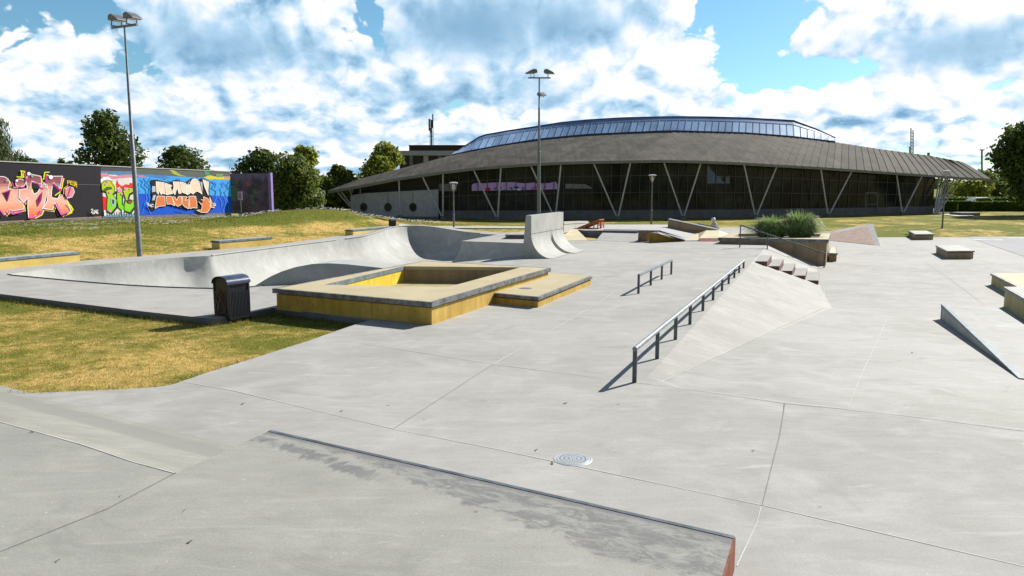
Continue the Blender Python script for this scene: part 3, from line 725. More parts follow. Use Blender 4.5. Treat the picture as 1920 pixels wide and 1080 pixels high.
# distance to the kerb line: long and green right along it
def seg_d(p, a, b):
    ax, ay, bx, by = a.x, a.y, b.x, b.y; t = np.clip(((p[:, 0] - ax) * (bx - ax) + (p[:, 1] - ay) * (by - ay)) / ((bx - ax) ** 2 + (by - ay) ** 2), 0, 1)
    return np.hypot(p[:, 0] - ax - t * (bx - ax), p[:, 1] - ay - t * (by - ay))
kdd = np.min([seg_d(pts, a, b) for a, b in list(zip(kerb[1:], kerb[2:])) + [(border[0], border[2])]], axis=0)
v = np.clip(v - 0.55 * np.exp(-kdd / 0.7) - 0.25 * np.exp(-kdd / 2.5), 0, 1)
h = RNG.uniform(.015, .045, len(pts)) * (1 + 1.6 * np.exp(-kdd / 0.25))
ep = []
for a, b in list(zip(kerb[1:], kerb[2:])) + list(zip(border, border[1:])):
    L_ = (b - a).length
    if L_ > 12: continue
    n_ = int(L_ * 150); nrm_ = Vector((b.y - a.y, a.x - b.x, 0)).normalized()
    for _ in range(n_):
        t_ = random.random(); q_ = a.lerp(b, t_); off = abs(random.gauss(0, .09)) - .03
        for sg_ in (1, -1):
            c_ = q_ + nrm_ * off * sg_
            if in_lawn(c_.x, c_.y) or off < 0: ep.append((c_.x, c_.y, zg(c_.x, c_.y))); break
ep = np.array(ep); pts = np.concatenate([pts, ep]); v = np.concatenate([v, RNG.uniform(0, .75, len(ep))]); h = np.concatenate([h, RNG.uniform(.02, .11, len(ep)) * (.4 + .9 * vnoise(ep[:, 0], ep[:, 1], .5, 5))])
blades('grass', pts, h, RNG.uniform(.006, .014, len(pts)), M['blade'], v, 1.2).update_tag()
tag(bpy.data.objects['grass'], kind='stuff', label='short dry yellow and green grass between the bowl deck and the path', cat='grass')
tries = RNG.uniform((-40, 21), (0, 58), (170000, 2)); keep = []
for x, y in tries:
    ml = mound_line(y)
    if x < ml - 0.05 and x > -0.72 * y and x > ml - 20: keep.append((x, y, zg(x, y)))
pts = np.array(keep)
v = vnoise(pts[:, 0], pts[:, 1], 2.2) * .55 + vnoise(pts[:, 0], pts[:, 1], .6, 3) * .25 + RNG.uniform(0, .4, len(pts))
v = np.clip((v - .5) * 1.6 + .52 - 0.55 * np.clip((pts[:, 2] - 0.33) / 0.3, 0, 1), 0, 1)
blades('mound_grass', pts, RNG.uniform(.03, .09, len(pts)), RNG.uniform(.015, .035, len(pts)), M['blade'], v, 1.3)
tag(bpy.data.objects['mound_grass'], kind='stuff', label='dry grass covering the long mound below the graffiti wall', cat='grass')
# white flowers along the crest
fl = []
for _ in range(9000):
    x, y = random.uniform(-27, -4), random.uniform(30, 60); ml = mound_line(y); t = ml - x
    nn = float(vnoise(np.array([x]), np.array([y]), 1.3, 9)[0])
    crest = math.exp(-((y - 50) / 6) ** 2) * 1.2 if t < 9 else 0
    if t > 7 and t < 17 and nn > .58 or (t > 0.3 and crest * nn > .5): fl.append((x, y, zg(x, y) + random.uniform(.05, .16)))
fl = np.array(fl); n = len(fl); s_ = RNG.uniform(.03, .06, n)
V = np.empty((4 * n, 3))
for k, (a, b) in enumerate(((-1, -1), (1, -1), (1, 1), (-1, 1))): V[k::4] = fl + np.stack([a * s_, b * s_, b * s_ * .15 + a * s_ * .2], 1)
fo = fast_mesh('flowers', V, np.arange(4 * n).reshape(n, 4), M['petal'], None, RNG.uniform(0, 1, n)); tag(fo, 'small white daisies scattered over the top of the mound', 'flowers', kind='stuff')

# ------------------------------------------------------------------ path and road behind
pt = MB(); s1 = [P(748, 428.4, -.02), P(800, 428.3, -.03), P(1005, 429.2, -.03), P(1060, 429.2, -.03)]; s2 = [P(748, 424.6, -.02), P(800, 424.6, -.03), P(1005, 425.2, -.03), P(1060, 425.2, -.03)]
for a, b in ((s1, s2),): pt.grid([[Vector((p.x, p.y, zg(p.x, p.y) + .05)) for p in r_] for r_ in (a, b)])
tag(pt.build('path', M['path']), kind='structure')
pt = MB(); rows_ = []
for t in np.linspace(0, 1, 40):
    r0 = P(1785, 435, LOW).lerp(P(1920, 481, LOW), t) ; rows_.append([r0 + Vector((1, 0, 0)) * k * 3 for k in range(12)])
rows_.insert(0, rows_[0]);
for r_ in rows_:
    for p in r_: p.z = LOW + .012
r_last = [p + Vector((-7.8, -19, 0)) for p in rows_[-1]]; rows_.append(r_last); pt.grid(rows_)
tag(pt.build('road', M['asphalt']), kind='structure')
rm = MB(); joint(rm, JP((1822, 449.5), (1880, 450.3), z=LOW), .28, .018, lambda x, y: LOW); joint(rm, JP((1890, 446), (1960, 447), z=LOW), .25, .018, lambda x, y: LOW)
tag(rm.build('road_marking', M['white']), kind='structure')
pt = MB(); pt.poly([D(1757, 399.5, 76) * 1, D(1800, 403.6, 70), D(1832, 403.6, 70.5), D(1800, 397.5, 78)])
for i, p in enumerate(pt.v): pt.v[i] = (p[0], p[1], zg(p[0], p[1]) + .06)
tag(pt.build('forecourt', M['path']), kind='structure')

# ------------------------------------------------------------------ ledges and boxes
def ledge(root, tops, zt, zb, th=.07, inset=.05, body='tan', slab='slab', edge='edge', gapz=.02, zbs=None, ew=.06):
    tp = [Vector((p.x, p.y, zt if isinstance(zt, (int, float)) else zt[i])) for i, p in enumerate(tops)]
    n = len(tp); c = sum(tp, Vector()) / n; s = 1 if area2(tp) > 0 else -1
    def off(d):
        out = []
        for i in range(n):
            e0 = (tp[i] - tp[i - 1]).normalized(); e1 = (tp[(i + 1) % n] - tp[i]).normalized()
            n0 = Vector((-e0.y, e0.x, 0)) * s; n1 = Vector((-e1.y, e1.x, 0)) * s; b = (n0 + n1); b = b / max(.3, b.dot(n0))
            out.append(tp[i] + b * d)
        return out
    inner = off(ew)
    g = MB(); g.prism([p + Vector((0, 0, .004)) for p in inner], (0, 0, -th - .002)); g.build('top_slab', M[slab], root)
    g = MB()
    for i in range(n):
        j = (i + 1) % n; g.add([tp[i], tp[j], inner[j], inner[i]] + [p + Vector((0, 0, -th)) for p in (tp[i], tp[j], inner[j], inner[i])], [(0, 1, 2, 3), (4, 5, 6, 7), (0, 1, 5, 4), (3, 2, 6, 7)])
    g.build('edge_frame', M[edge], root, bevel=.006)
    ins = off(inset); g = MB(); zbl = zb if isinstance(zb, (list, tuple)) else [zb] * n
    top = [p + Vector((0, 0, -th - gapz)) for p in ins]; bot = [Vector((p.x, p.y, zbl[i] - .05)) for i, p in enumerate(ins)]
    g.add(top + bot, [tuple(range(n))] + [(i, (i + 1) % n, n + (i + 1) % n, n + i) for i in range(n)])
    g.build('body', M[body], root, bevel=.01)
    ins2 = off(inset + .03); g = MB(); g.add([p + Vector((0, 0, -th + .001)) for p in ins2] + [p + Vector((0, 0, -th - gapz - .003)) for p in ins2], [(i, (i + 1) % n, n + (i + 1) % n, n + i) for i in range(n)]); g.build('shadow_gap', M['rust'], root)

ZB = .415
c0, c1, c2 = P(512, 541.5, ZB), P(809, 567.5, ZB), P(1032, 503, ZB)
ee1 = (c2 - c1).normalized(); c3 = c0 + (c2 - c1)
yb = thing('yellow_box', 'large square hollow yellow concrete box with dark capped rim beside the bowl', 'skate box', (c1.x, c1.y, 0))
outerq = [c0, c1, c2, c3]
h0, h1, h2, h3 = P(610, 534, ZB), P(840, 538.5, ZB), P(976, 501.5, ZB), P(757, 499.5, ZB)
inq = [h0, h1, h2, h3]
g = MB()      # rim slab with a square hole
for i in range(4):
    j = (i + 1) % 4
    a, b, cc, dd = outerq[i] + (Vector((0, 0, .004))), outerq[j] + Vector((0, 0, .004)), inq[j] + Vector((0, 0, .004)), inq[i] + Vector((0, 0, .004))
    g.add([a, b, cc, dd] + [p + Vector((0, 0, -.084)) for p in (a, b, cc, dd)], [(0, 1, 2, 3), (4, 5, 6, 7), (3, 2, 6, 7)])
g.build('rim_slab', M['slab_yellow'], yb)
g = MB(); s_ = 1
for i in range(4):
    j = (i + 1) % 4; d = (outerq[j] - outerq[i]).normalized(); nn = Vector((d.y, -d.x, 0)); mid = (c0 + c1 + c2 + c3) / 4
    if nn.dot(outerq[i] - mid) < 0: nn = -nn
    g.prism([outerq[i] + nn * .012 + Vector((0, 0, .006)) - d * .012, outerq[j] + nn * .012 + Vector((0, 0, .006)) + d * .012, outerq[j] - nn * .05 + Vector((0, 0, .007)), outerq[i] - nn * .05 + Vector((0, 0, .007))], (0, 0, -.092))
g.build('edge_frame', M['edge'], yb)
def shrink(q, k): m_ = sum(q, Vector()) / len(q); return [p + (m_ - p).normalized() * k for p in q]
q1 = shrink(outerq, .06); g = MB()
g.add([p + Vector((0, 0, -.11)) for p in q1] + [Vector((p.x, p.y, -.02)) for p in q1], [(i, (i + 1) % 4, 4 + (i + 1) % 4, 4 + i) for i in range(4)])
g.build('outer_wall', M['yellow'], yb, bevel=.01)
q1 = shrink(outerq, .10); g = MB()
g.add([p + Vector((0, 0, -.084)) for p in q1] + [p + Vector((0, 0, -.112)) for p in q1], [(i, (i + 1) % 4, 4 + (i + 1) % 4, 4 + i) for i in range(4)]); g.build('shadow_gap', M['rust'], yb)
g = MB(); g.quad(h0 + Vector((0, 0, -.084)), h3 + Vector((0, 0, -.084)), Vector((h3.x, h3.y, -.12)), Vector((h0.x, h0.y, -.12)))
g.build('inner_wall', M['sunlit_yellow'], yb, label='inner wall given a brighter yellow for its sunlight')
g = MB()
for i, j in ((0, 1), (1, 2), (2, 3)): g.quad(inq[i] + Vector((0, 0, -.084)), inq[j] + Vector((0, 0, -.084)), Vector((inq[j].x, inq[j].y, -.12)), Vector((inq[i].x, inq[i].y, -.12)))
g.build('inner_wall', M['tan'], yb)  # walls out of the sun: their shade is put into the darker tan
g = MB(); g.poly([Vector((p.x, p.y, .012)) for p in inq]); g.build('box_floor', M['olive'], yb)
d = (h3 - h0).normalized(); g = MB(); nv = Vector((d.y, -d.x, 0))
g.prism([h0 + Vector((0, 0, .009)), h3 + Vector((0, 0, .009)), h3 + Vector((0, 0, -.09)), h0 + Vector((0, 0, -.09))], nv * .02 if nv.dot(h1 - h0) > 0 else -nv * .02); g.build('inner_edge', M['blue_edge'], yb, label='chipped pale blue inner edge')
# small crack lines on the yellow front
g = MB()
fd = (c1 - c0).normalized(); fnn = Vector((fd.y, -fd.x, 0)); fnn = fnn if fnn.y < 0 else -fnn
for (t, za, zb_, wd) in ((.03, .30, .10, .012), (.05, .29, .2, .01), (.135, .29, .16, .009), (.16, .24, .08, .012), (.19, .2, .1, .01), (.24, .25, .19, .016), (.26, .16, .1, .02), (.32, .28, .24, .016), (.43, .30, .27, .016), (.53, .27, .2, .008), (.64, .30, 0.04, .008), (.68, .2, .17, .02), (.9, .22, .19, .016)):
    o_ = c0.lerp(c1, t); o_ = o_ - fnn * .04
    g.quad(Vector((o_.x, o_.y, za)) + fnn * .002, Vector((o_.x, o_.y, za)) + fd * wd + fnn * .002, Vector((o_.x, o_.y, zb_)) + fd * wd * .4 + fnn * .002, Vector((o_.x, o_.y, zb_)) + fnn * .002)
g.build('drip_mark', M['plinth'], yb)
# low ledge on its right
zt = .22
l0, l1, l2 = P(917, 549, zt), P(1010, 557.5, zt), P(1111, 517.5, zt); l3 = P(1024, 510, zt)
lo = thing('low_ledge', 'low grey topped yellow ledge built against the right side of the hollow yellow box', 'ledge', (l1.x, l1.y, 0))
ledge(lo, [l0, l1, l2, l3], zt, 0, th=.07, body='yellow', slab='slab_yellow', inset=.03)
g = MB(); cc = P(985, 541, zt); g.lathe([(0.0, .006), (.14, .006), (.15, .005)], cc, 20); g.build('round_patch', M['plinth'], lo)

# benches on the far deck
def bench(px0, py0, px1, py1, label, hgt=.32, name='deck_bench'):
    a, b = P(px0, py0), P(px1, py1); d = (b - a).normalized(); n = Vector((-d.y, d.x, 0)); n = n if n.x < 0 else -n
    tops = [a, b, b + n * .5, a + n * .5]; r_ = thing(name, label, 'bench', tuple(a.xy) + (0,), 'low yellow benches along the foot of the mound')
    ledge(r_, tops, hgt, 0, th=.08, inset=.02, body='bench_yellow', slab='slab', edge='blue_edge', gapz=.008)
bench(-160, 521, 152, 490, 'long low yellow bench with blue grey top, nearest, cut by the left edge')
bench(412, 467, 512, 458, 'low yellow bench with grey top between the tall floodlight and the bowl')
bench(662, 443, 735, 435.5, 'farthest low yellow bench, beside the distant black bin')

# blocks on the lower floor at right
def block(tp, zt_, zb_, label, body='tan', th=.07, slab='slab', name='manual_block', cat='block', group=None):
    t_ = [P(a, b, zt_) for a, b in tp]; r_ = thing(name, label, cat, (t_[0].x, t_[0].y, zb_), group); ledge(r_, t_, zt_, zb_, th=th, body=body, slab=slab, inset=.04); return r_
block([(1703, 432.5), (1715, 439), (1752, 438.6), (1738, 432.5)], -.47, LOW, 'smaller square concrete block, farther of the two low blocks near the lawn', group='low square blocks')
block([(1754, 460), (1775, 470.4), (1828, 470), (1801, 459.6)], -.455, LOW, 'larger square concrete block with grey edges beside the asphalt', group='low square blocks')
block([(1857, 512.5), (1945, 556), (2090, 556), (1970, 512)], -.455, LOW, 'low yellow topped ledge cut by the right edge, behind the taller one', slab='slab_yellow', body='olive', name='ledge', cat='ledge')
block([(1881, 537.5), (2010, 610), (2200, 610), (2030, 537.5)], -.28, LOW, 'taller concrete ledge cut by the right edge, in front of the low yellow one', body='olive', th=.09, name='ledge', cat='ledge')
# wedge
w0 = zl(1763, 598); w1 = zl(1912, 711); wr = thing('wedge_ramp', 'long grey wedge ledge tapering to a point near the right edge', 'ramp', tuple(w0))
tz = w0.z + .37; e2 = P(1871, 577.5, tz) - Vector((w0.x, w0.y, tz)); e2.z = 0
top = [Vector((w0.x, w0.y, tz)), Vector((w1.x, w1.y, w1.z + .012)), Vector((w1.x, w1.y, w1.z + .012)) + e2, Vector((w0.x, w0.y, tz)) + e2]
top[2].z = zc(top[2].x, top[2].y) + .012
g = MB(); g.poly([p + Vector((0, 0, .004)) for p in top]); g.quad(top[0], top[3], Vector((top[3].x, top[3].y, LOW - .05)), Vector((w0.x, w0.y, LOW - .05))); g.build('ramp_top', M['bank'], wr)
ed = (top[1] - top[0]); en = Vector((-ed.y, ed.x, 0)).normalized(); en = en if en.x < 0 else -en
g = MB(); g.add([top[0] + en * .01 + Vector((0, 0, .008)), top[1] + en * .01 + Vector((0, 0, .004)), top[1] - en * .07 + Vector((0, 0, .004)), top[0] - en * .07 + Vector((0, 0, .008)),
                 top[0] + en * .01 + Vector((0, 0, -.08)), top[1] + en * .01 + Vector((0, 0, -.01))], [(0, 1, 2, 3), (0, 1, 5, 4)]); g.build('edge_angle', M['blue_edge'], wr)
g = MB(); g.add([top[0] - en * .03 + Vector((0, 0, -.08)), top[1] - en * .03, Vector((w1.x, w1.y, w1.z - .1)) - en * .03, Vector((w0.x, w0.y, w0.z - .1)) - en * .03], [(0, 1, 2, 3)]); g.build('side_wall', M['slab'], wr)

# ------------------------------------------------------------------ rails
def rail(name, label, bases, tops_z, r=.028, pw=.05, pr='round', railtop=None, mat_r='rail', mat_p='post', over=.0):
    r_ = thing(name, label, 'grind rail', tuple(bases[0]))
    tp = [Vector((b.x, b.y, z)) for b, z in zip(bases, tops_z)]
    a, b = tp[0], tp[-1]; d = (b - a).normalized(); a = a - d * over; b = b + d * over
    g = MB()
    if pr == 'round': g.tube([a, b], r, 14)
    else: g.bar(a, b, r * 2.2, r * 1.7)
    g.build('handrail', M[mat_r], r_, smooth=pr == 'round', bevel=0 if pr == 'round' else .005)
    for q, t_ in zip(bases, tp):
        g = MB(); u = Vector((d.x, d.y, 0)).normalized(); s = Vector((-u.y, u.x, 0)); hgt = t_.z - q.z - r * .6 + .05
        g.obox((q.x, q.y, q.z - .05 + hgt / 2), u * pw * .55, s * pw, (0, 0, hgt)); g.build('post', M[mat_p], r_, bevel=.004)
    return r_
pxs = [(1189.5, 717), (1231, 672.5), (1265, 636.5), (1291.5, 608), (1313, 582.5), (1331.5, 562.5), (1348, 545), (1362, 532), (1374.5, 521), (1385, 511.7), (1394, 503)]
b0, b1 = P(*pxs[0]), P(*pxs[-1]); dd_ = b1 - b0; bs = []
for a, b in pxs:
    q = P(a, b); t = (q - b0).dot(dd_) / dd_.length_squared; bs.append(b0 + dd_ * t)
for q in bs: q.z = zc(q.x, q.y)
z0_ = D(1190, 654, bs[0].y).z; z1_ = D(1394, 489, bs[-1].y).z
rail('long_grind_rail', 'long low round steel rail on eleven posts along the top of the bank', bs, [z0_ + (z1_ - z0_) * i / 10 * 0 + (z1_ - z0_) * ((q - b0).length / dd_.length) for i, q in enumerate(bs)], r=.032, pw=.055, over=.02)
bs = [P(1197, 550.5), P(1220, 535), P(1240.5, 524), P(1258.5, 514.5)]
zz0, zz1 = D(1195.5, 516, bs[0].y).z, D(1260, 488, bs[-1].y).z
rail('short_flat_rail', 'short low square steel rail on four posts in the middle of the floor', bs, [zz0 + (zz1 - zz0) * i / 3 for i in range(4)], r=.028, pw=.055, pr='square')
bs = [P(1387, 464), P(1438.5, 466), zl(1491, 484), zl(1545, 502)]
y_ = [b.y for b in bs]; zt0 = D(1392, 422, bs[0].y).z; zt3 = D(1549, 475, bs[3].y).z
rail('stair_handrail', 'sloping dark steel handrail on four posts beside the stairs and planter', bs, [zt0 + (zt3 - zt0) * (b.x - bs[0].x) / (bs[3].x - bs[0].x) for b in bs], r=.03, pw=.06, pr='square', mat_r='post')

# ------------------------------------------------------------------ stairs
st = thing('stairs', 'five step concrete stair with red brown risers running down the bank', 'stairs', tuple(P(1414, 490)))
fr = [((1416, 490), (1438.5, 490)), ((1440, 499), (1461.5, 499)), ((1463, 507.7), (1485.5, 507.7)), ((1486.4, 516.6), (1510, 516.6)), ((1510, 525.2), (1535, 526))]
bkp = [(1447, 478.5), (1469.6, 486), (1491.4, 494), (1514, 502.3), (1536.7, 509.6)]
sz = [0.006, -.166, -.332, -.498, -.664]
bd = None
for i in range(5):
    a, b, c = P(*fr[i][0], sz[i]), P(*fr[i][1], sz[i]), P(*bkp[i], sz[i])
    bd = c - b; dd = a + bd; e_ = (b - a)
    g = MB(); g.poly([a, b, c, dd]); g.build('tread', M['tread'], st)
    g = MB(); dn = Vector((0, 0, -.5)); k = .006
    av, bv, cv_, dv = a - Vector((0, 0, k)), b - Vector((0, 0, k)), c - Vector((0, 0, k)), dd - Vector((0, 0, k))
    g.quad(av, bv, bv + dn, av + dn); g.quad(bv, cv_, cv_ + dn, bv + dn); g.quad(cv_, dv, dv + dn, cv_ + dn)
    g.build('riser', M['redbrick'], st)
# bank skins either side of the stair (slightly proud of the floor)
# ------------------------------------------------------------------ planter with tall grass
pl = thing('planter', 'long raised concrete planter with dark capped wall beside the stair handrail', 'planter', tuple(P(1341, 457)))
PT = .27
q = [P(1347, 445.5, PT), P(1553, 449, PT), P(1557, 437.5, PT), P(1372, 436.5, PT)]
qi = [P(1375, 443.8, PT), P(1534, 446, PT), P(1540, 438.8, PT), P(1385, 438.2, PT)]
g = MB()
for i in range(4):
    j = (i + 1) % 4; up = Vector((0, 0, .004)); dn = Vector((0, 0, -.14))
    g.add([q[i] + up, q[j] + up, qi[j] + up, qi[i] + up, q[i] + dn, q[j] + dn, qi[j] + dn * 2, qi[i] + dn * 2], [(0, 1, 2, 3), (0, 1, 5, 4), (3, 2, 6, 7)], mi=0)
g.build('coping', M['slab_yellow'], pl)
g = MB()
for i in range(4):
    j = (i + 1) % 4; m_ = sum(q, Vector()) / 4; d = (q[j] - q[i]).normalized(); nn = Vector((d.y, -d.x, 0)); nn = nn if nn.dot(q[i] - m_) > 0 else -nn
    g.prism([q[i] + nn * .015, q[j] + nn * .015, q[j] - nn * .02, q[i] - nn * .02], (0, 0, -.13))
g.build('edge_frame', M['edge'], pl)
q1 = shrink(q, .06); g = MB(); g.add([p + Vector((0, 0, -.12)) for p in q1] + [Vector((p.x, p.y, LOW - .1)) for p in q1], [(i, (i + 1) % 4, 4 + (i + 1) % 4, 4 + i) for i in range(4)]); g.build('wall', M['tan'], pl)
g = MB(); g.poly([p + Vector((0, 0, -.10)) for p in qi]); g.build('soil', M['soil'], pl)
block([(1553, 474.5), (1571, 475), (1569, 463.5), (1556, 463)], -.46, LOW, 'small yellow topped step block against the right end of the planter', slab='pale_yellow', name='end_block')
def reed(name, label, cx, cy, zb_, rad, hgt, n):
    r_ = thing(name, label, 'ornamental grass', (cx, cy, zb_), 'tall ornamental grass clumps in the planter'); Vs = []; Fs = []; at = []
    for _ in range(n):
        a = random.uniform(0, 6.283); rr = rad * .45 * random.random() ** .5; bx, by = cx + math.cos(a) * rr, cy + math.sin(a) * rr * .6
        out = rad * random.uniform(.2, 1.0); hh = hgt * random.uniform(.35, 1.1) * (1 - .22 * (out / rad) ** 2); a2 = a + random.uniform(-.8, .8); wd = random.uniform(.009, .02)
        s_ = Vector((-math.sin(a2 + random.uniform(-1, 1)), math.cos(a2), 0)) * wd; pr = []
        for k in range(6):
            t = k / 5; droop = max(0, t - .5) ** 2 * 2.6 * (out / rad)
            pr.append(Vector((bx + math.cos(a2) * out * t ** 1.8, by + math.sin(a2) * out * t ** 1.8 * .7, zb_ + hh * (1.25 * t - .25 * t * t - droop))))
        o = len(Vs)
        for k, p in enumerate(pr): ww = s_ * (1 - (k / 5) ** 2 * .9); Vs += [tuple(p - ww), tuple(p + ww)]
        for k in range(5): Fs.append((o + 2 * k, o + 2 * k + 1, o + 2 * k + 3, o + 2 * k + 2)); at.append(min(1, max(0, random.gauss(.4, .25) + .2 * (k > 2))))
    fast_mesh('foliage', np.array(Vs), np.array(Fs), M['miscanthus'], r_, np.array(at))
qa, qb = D(1447, 441, 33.2), D(1500, 441, 33.2)
reed('reed_clump', 'wider tall green grass clump at the left of the planter', qa.x, qa.y, .12, 1.05, 1.25, 2600)
reed('reed_clump', 'taller green grass clump at the right of the planter', qb.x, qb.y, .12, .95, 1.5, 2600)

# ------------------------------------------------------------------ vert quarter pipe wall
qp = thing('quarter_pipe', 'tall grey concrete vert wall with two curved quarter pipe sections', 'quarter pipe', tuple(P(985, 484)))
A0 = Vector((0.66, 26.0, 0)); A1 = Vector((1.99, 29.45, 0)); LQ = (A1 - A0).length; u = (A1 - A0).normalized(); nq = Vector((u.y, -u.x, 0))
HQ = 1.47
def qsec(s0, s1, rad, z1, thick=.0, name='curve'):
    g = MB(); rr = [];
    for k in range(15):
        th = k / 14 * math.pi / 2; off = rad * (1 - math.sin(th)); z = z1 * (1 - math.cos(th)) + .012
        rr.append((off, z))
    prof = rr + [(0, -.1)]
    o0 = A0 + u * s0; o1 = A0 + u * s1
    Vv = [o0 + nq * o + Vector((0, 0, z)) for o, z in prof] + [o1 + nq * o + Vector((0, 0, z)) for o, z in prof]; n = len(prof)
    g.add(Vv[:n] + Vv[n:], [(i, i + 1, n + i + 1, n + i) for i in range(n - 1)])
    for off_ in (0, n):
        for i in range(14): g.add([Vv[off_ + i], Vv[off_ + i + 1], Vv[off_ + n - 1] + Vector((0, 0, 0))], [(0, 1, 2)])
    return g.build(name, M['bowl'], qp, smooth=False)
qsec(0, 2.0, .76, .83, name='curved_ramp'); qsec(2.28, LQ, .92, .83, name='curved_ramp')
g = MB(); t0, t1 = .20, .34
sec = [(0.0, 0.6), (0.0, HQ), (-t0, HQ), (-t1, -.1), (0.0, -.1)]
g.add([A0 + nq * o + Vector((0, 0, z)) for o, z in sec] + [A1 + nq * o + Vector((0, 0, z)) for o, z in sec], [tuple(range(5)), tuple(range(9, 4, -1))] + [(i, (i + 1) % 5, 5 + (i + 1) % 5, 5 + i) for i in range(5)])
g.build('vert_wall', M['bowl'], qp)
g = MB(); g.obox((A0 + A1) / 2 + nq * .004 + Vector((0, 0, .84)), u * LQ, nq * .012, (0, 0, .012)); g.build('seam', M['line_dark'], qp)

# stacked dark ledges left of it
g0 = thing('slab_stack', 'low dark slab ledge on the deck behind the tall vert wall', 'ledge', tuple(P(947, 447)))
ledge(g0, [P(947, 440, .2), P(990, 440, .2), P(992, 434, .2), P(955, 436.5, .2)], .2, 0, th=.07, body='plinth', slab='slab', inset=.02)
# raised deck behind with banks
dk = thing('raised_deck', 'raised pale concrete deck with sloped banks behind the tall vert wall', 'skate ramp', tuple(P(1083, 451)))
DZ = .31
g = MB(); dpoly = [P(1058, 430.8, DZ), P(1083, 430.8, DZ), P(1086, 430.4, DZ), P(1130, 430.4, DZ), P(1131, 434.5, DZ), P(1197, 435.5, DZ), P(1225, 431.5, DZ), P(1256, 424.5, DZ), P(1258, 421, DZ), P(1040, 421, DZ), P(1040, 430.8, DZ)]
g.poly(dpoly); g.build('deck_top', M['path'], dk)
g = MB(); g.quad(P(1060, 451, .008), P(1103, 450.8, .008), P(1083, 430.8, DZ), P(1052, 430.8, DZ)); g.build('yellow_bank', M['pale_yellow'], dk)
g = MB(); g.quad(P(1117, 451.2, .008), P(1196, 453, .008), P(1197, 435.5, DZ), P(1131, 434.6, DZ)); g.quad(P(1117, 451.2, .008), P(1131, 434.6, DZ), P(1131, 441.5, 0.0), P(1117, 451.2, -.02)); g.build('grey_bank', M['path'], dk)
g = MB(); g.quad(P(1083, 430.8, DZ - .002), P(1131, 434.6, DZ - .002), Vector((*P(1131, 434.6, DZ).xy, 0)), Vector((*P(1083, 430.8, DZ).xy, 0))); g.quad(P(1103, 450.8, 0.0), P(1083, 430.8, DZ - .003), Vector((*P(1083, 430.8, DZ).xy, 0)), P(1103, 450.8, -.01)); g.build('recess_wall', M['plinth'], dk)
g = MB(); g.prism([P(1131, 434.8, DZ), P(1197, 435.8, DZ), P(1197, 432.8, DZ), P(1131, 431.8, DZ)], (0, 0, .06)); g.build('edge_angle', M['post'], dk)
g = MB(); g.poly([P(1104, 450.6, .012), P(1116, 450.6, .012), P(1130, 439.5, .012), P(1090, 439.5, .012)]); tag(g.build('recess_grass', M['hedge'] if False else M['ground']), kind='structure')
g = MB(); g.quad(P(1226, 431.6, DZ), P(1284, 450, .008), P(1309, 437, .008), P(1256, 424.6, DZ)); g.build('side_bank', M['bank'], dk)
e1l = thing('sloped_ledge', 'yellow sided ledge running down beside the deck, dark at its left end', 'ledge', tuple(P(1196, 453)))
tz0 = .52; pa, pb = P(1197, 431.5, tz0), P(1217, 431.5, tz0); pc = P(1284, 449.5, .08)
g = MB(); g.add([P(1196, 453, -.02), P(1217, 453.5, -.02), pb, pa], [(0, 1, 2, 3)]); g.build('end_face', M['tan'], e1l)
g = MB(); g.add([P(1217, 453.5, -.01), P(1286, 452, -.01), P(1284, 450.5, .06), P(1235, 437.5, .40), pb + Vector((0, 0, -.1))], [(0, 1, 2, 3, 4)]); g.build('side_bank', M['yellow'], e1l)
g = MB(); pd = P(1237, 431.8, .5); pe = P(1284, 446.5, .10); g.add([pa, pb, P(1234, 434.5, tz0 - .08), pc, pe, pd, pb + Vector((0, 0, -.1)), pc + Vector((0, 0, -.08)), P(1235, 438, .40), pa + Vector((0, 0, -.1))], [(0, 1, 2, 5), (2, 3, 4, 5), (1, 2, 8, 6), (2, 3, 7, 8), (0, 1, 6, 9)]); g.build('top_slab', M['edge'], e1l)
e2l = thing('hubba_ledge', 'dark brown sloping ledge on the raised deck behind the yellow hip', 'ledge', tuple(P(1250, 425, DZ)))
y2 = 41.0; a, b, c, dq = D(1251.5, 426, 39.8), D(1308, 438.5, 38.6), D(1343, 432, 38.9), D(1253, 412.5, 39.8)
g = MB(); g.prism([a + Vector((0, 0, -.15)), D(1306, 440, 38.6), c, dq], Vector((.22, .45, 0))); g.build('body', M['tan'], e2l)
g = MB(); g.prism([dq + Vector((-.03, -.02, 0)), c + Vector((.0, -.03, 0)), c + Vector((0, -.03, .06)), dq + Vector((-.03, -.02, .06))], Vector((.24, .5, 0))); g.build('top_slab', M['edge'], e2l)
g = MB(); g.tube([D(1308, 419.5, 41.5), D(1336, 424.5, 41.3)], .03, 8); g.tube([D(1310, 420, 41.5), D(1310, 424, 41.5)], .025, 8); g.build('handrail', M['post'], e2l)
hp = thing('yellow_hip', 'pale yellow pyramid hip with red steel kick plate left of the planter', 'skate hip', tuple(P(1311, 453)))
g = MB(); tA, tB = P(1324, 432, .30), P(1349, 432, .30)
g.add([P(1282, 451, .0), P(1311, 450.5, .03), P(1311, 446.8, .12), P(1347, 446.5, .12), P(1371, 440.5, 0), tB, tA, P(1309, 437.3, 0.05), tA + Vector((.1, 1.6, -.3)), tB + Vector((.6, 1.6, -.3))],
      [(0, 1, 2, 6, 7), (2, 3, 5, 6), (3, 4, 5), (6, 5, 9, 8), (7, 6, 8), (5, 4, 9)]); g.build('hip_surface', M['pale_yellow'], hp)
g = MB(); k0, k1 = P(1311, 453, 0), P(1346, 453.2, 0); g.quad(k0, k1, P(1347, 446.3, .13), P(1311, 446.6, .13)); g.build('kick_plate', M['rust'], hp)
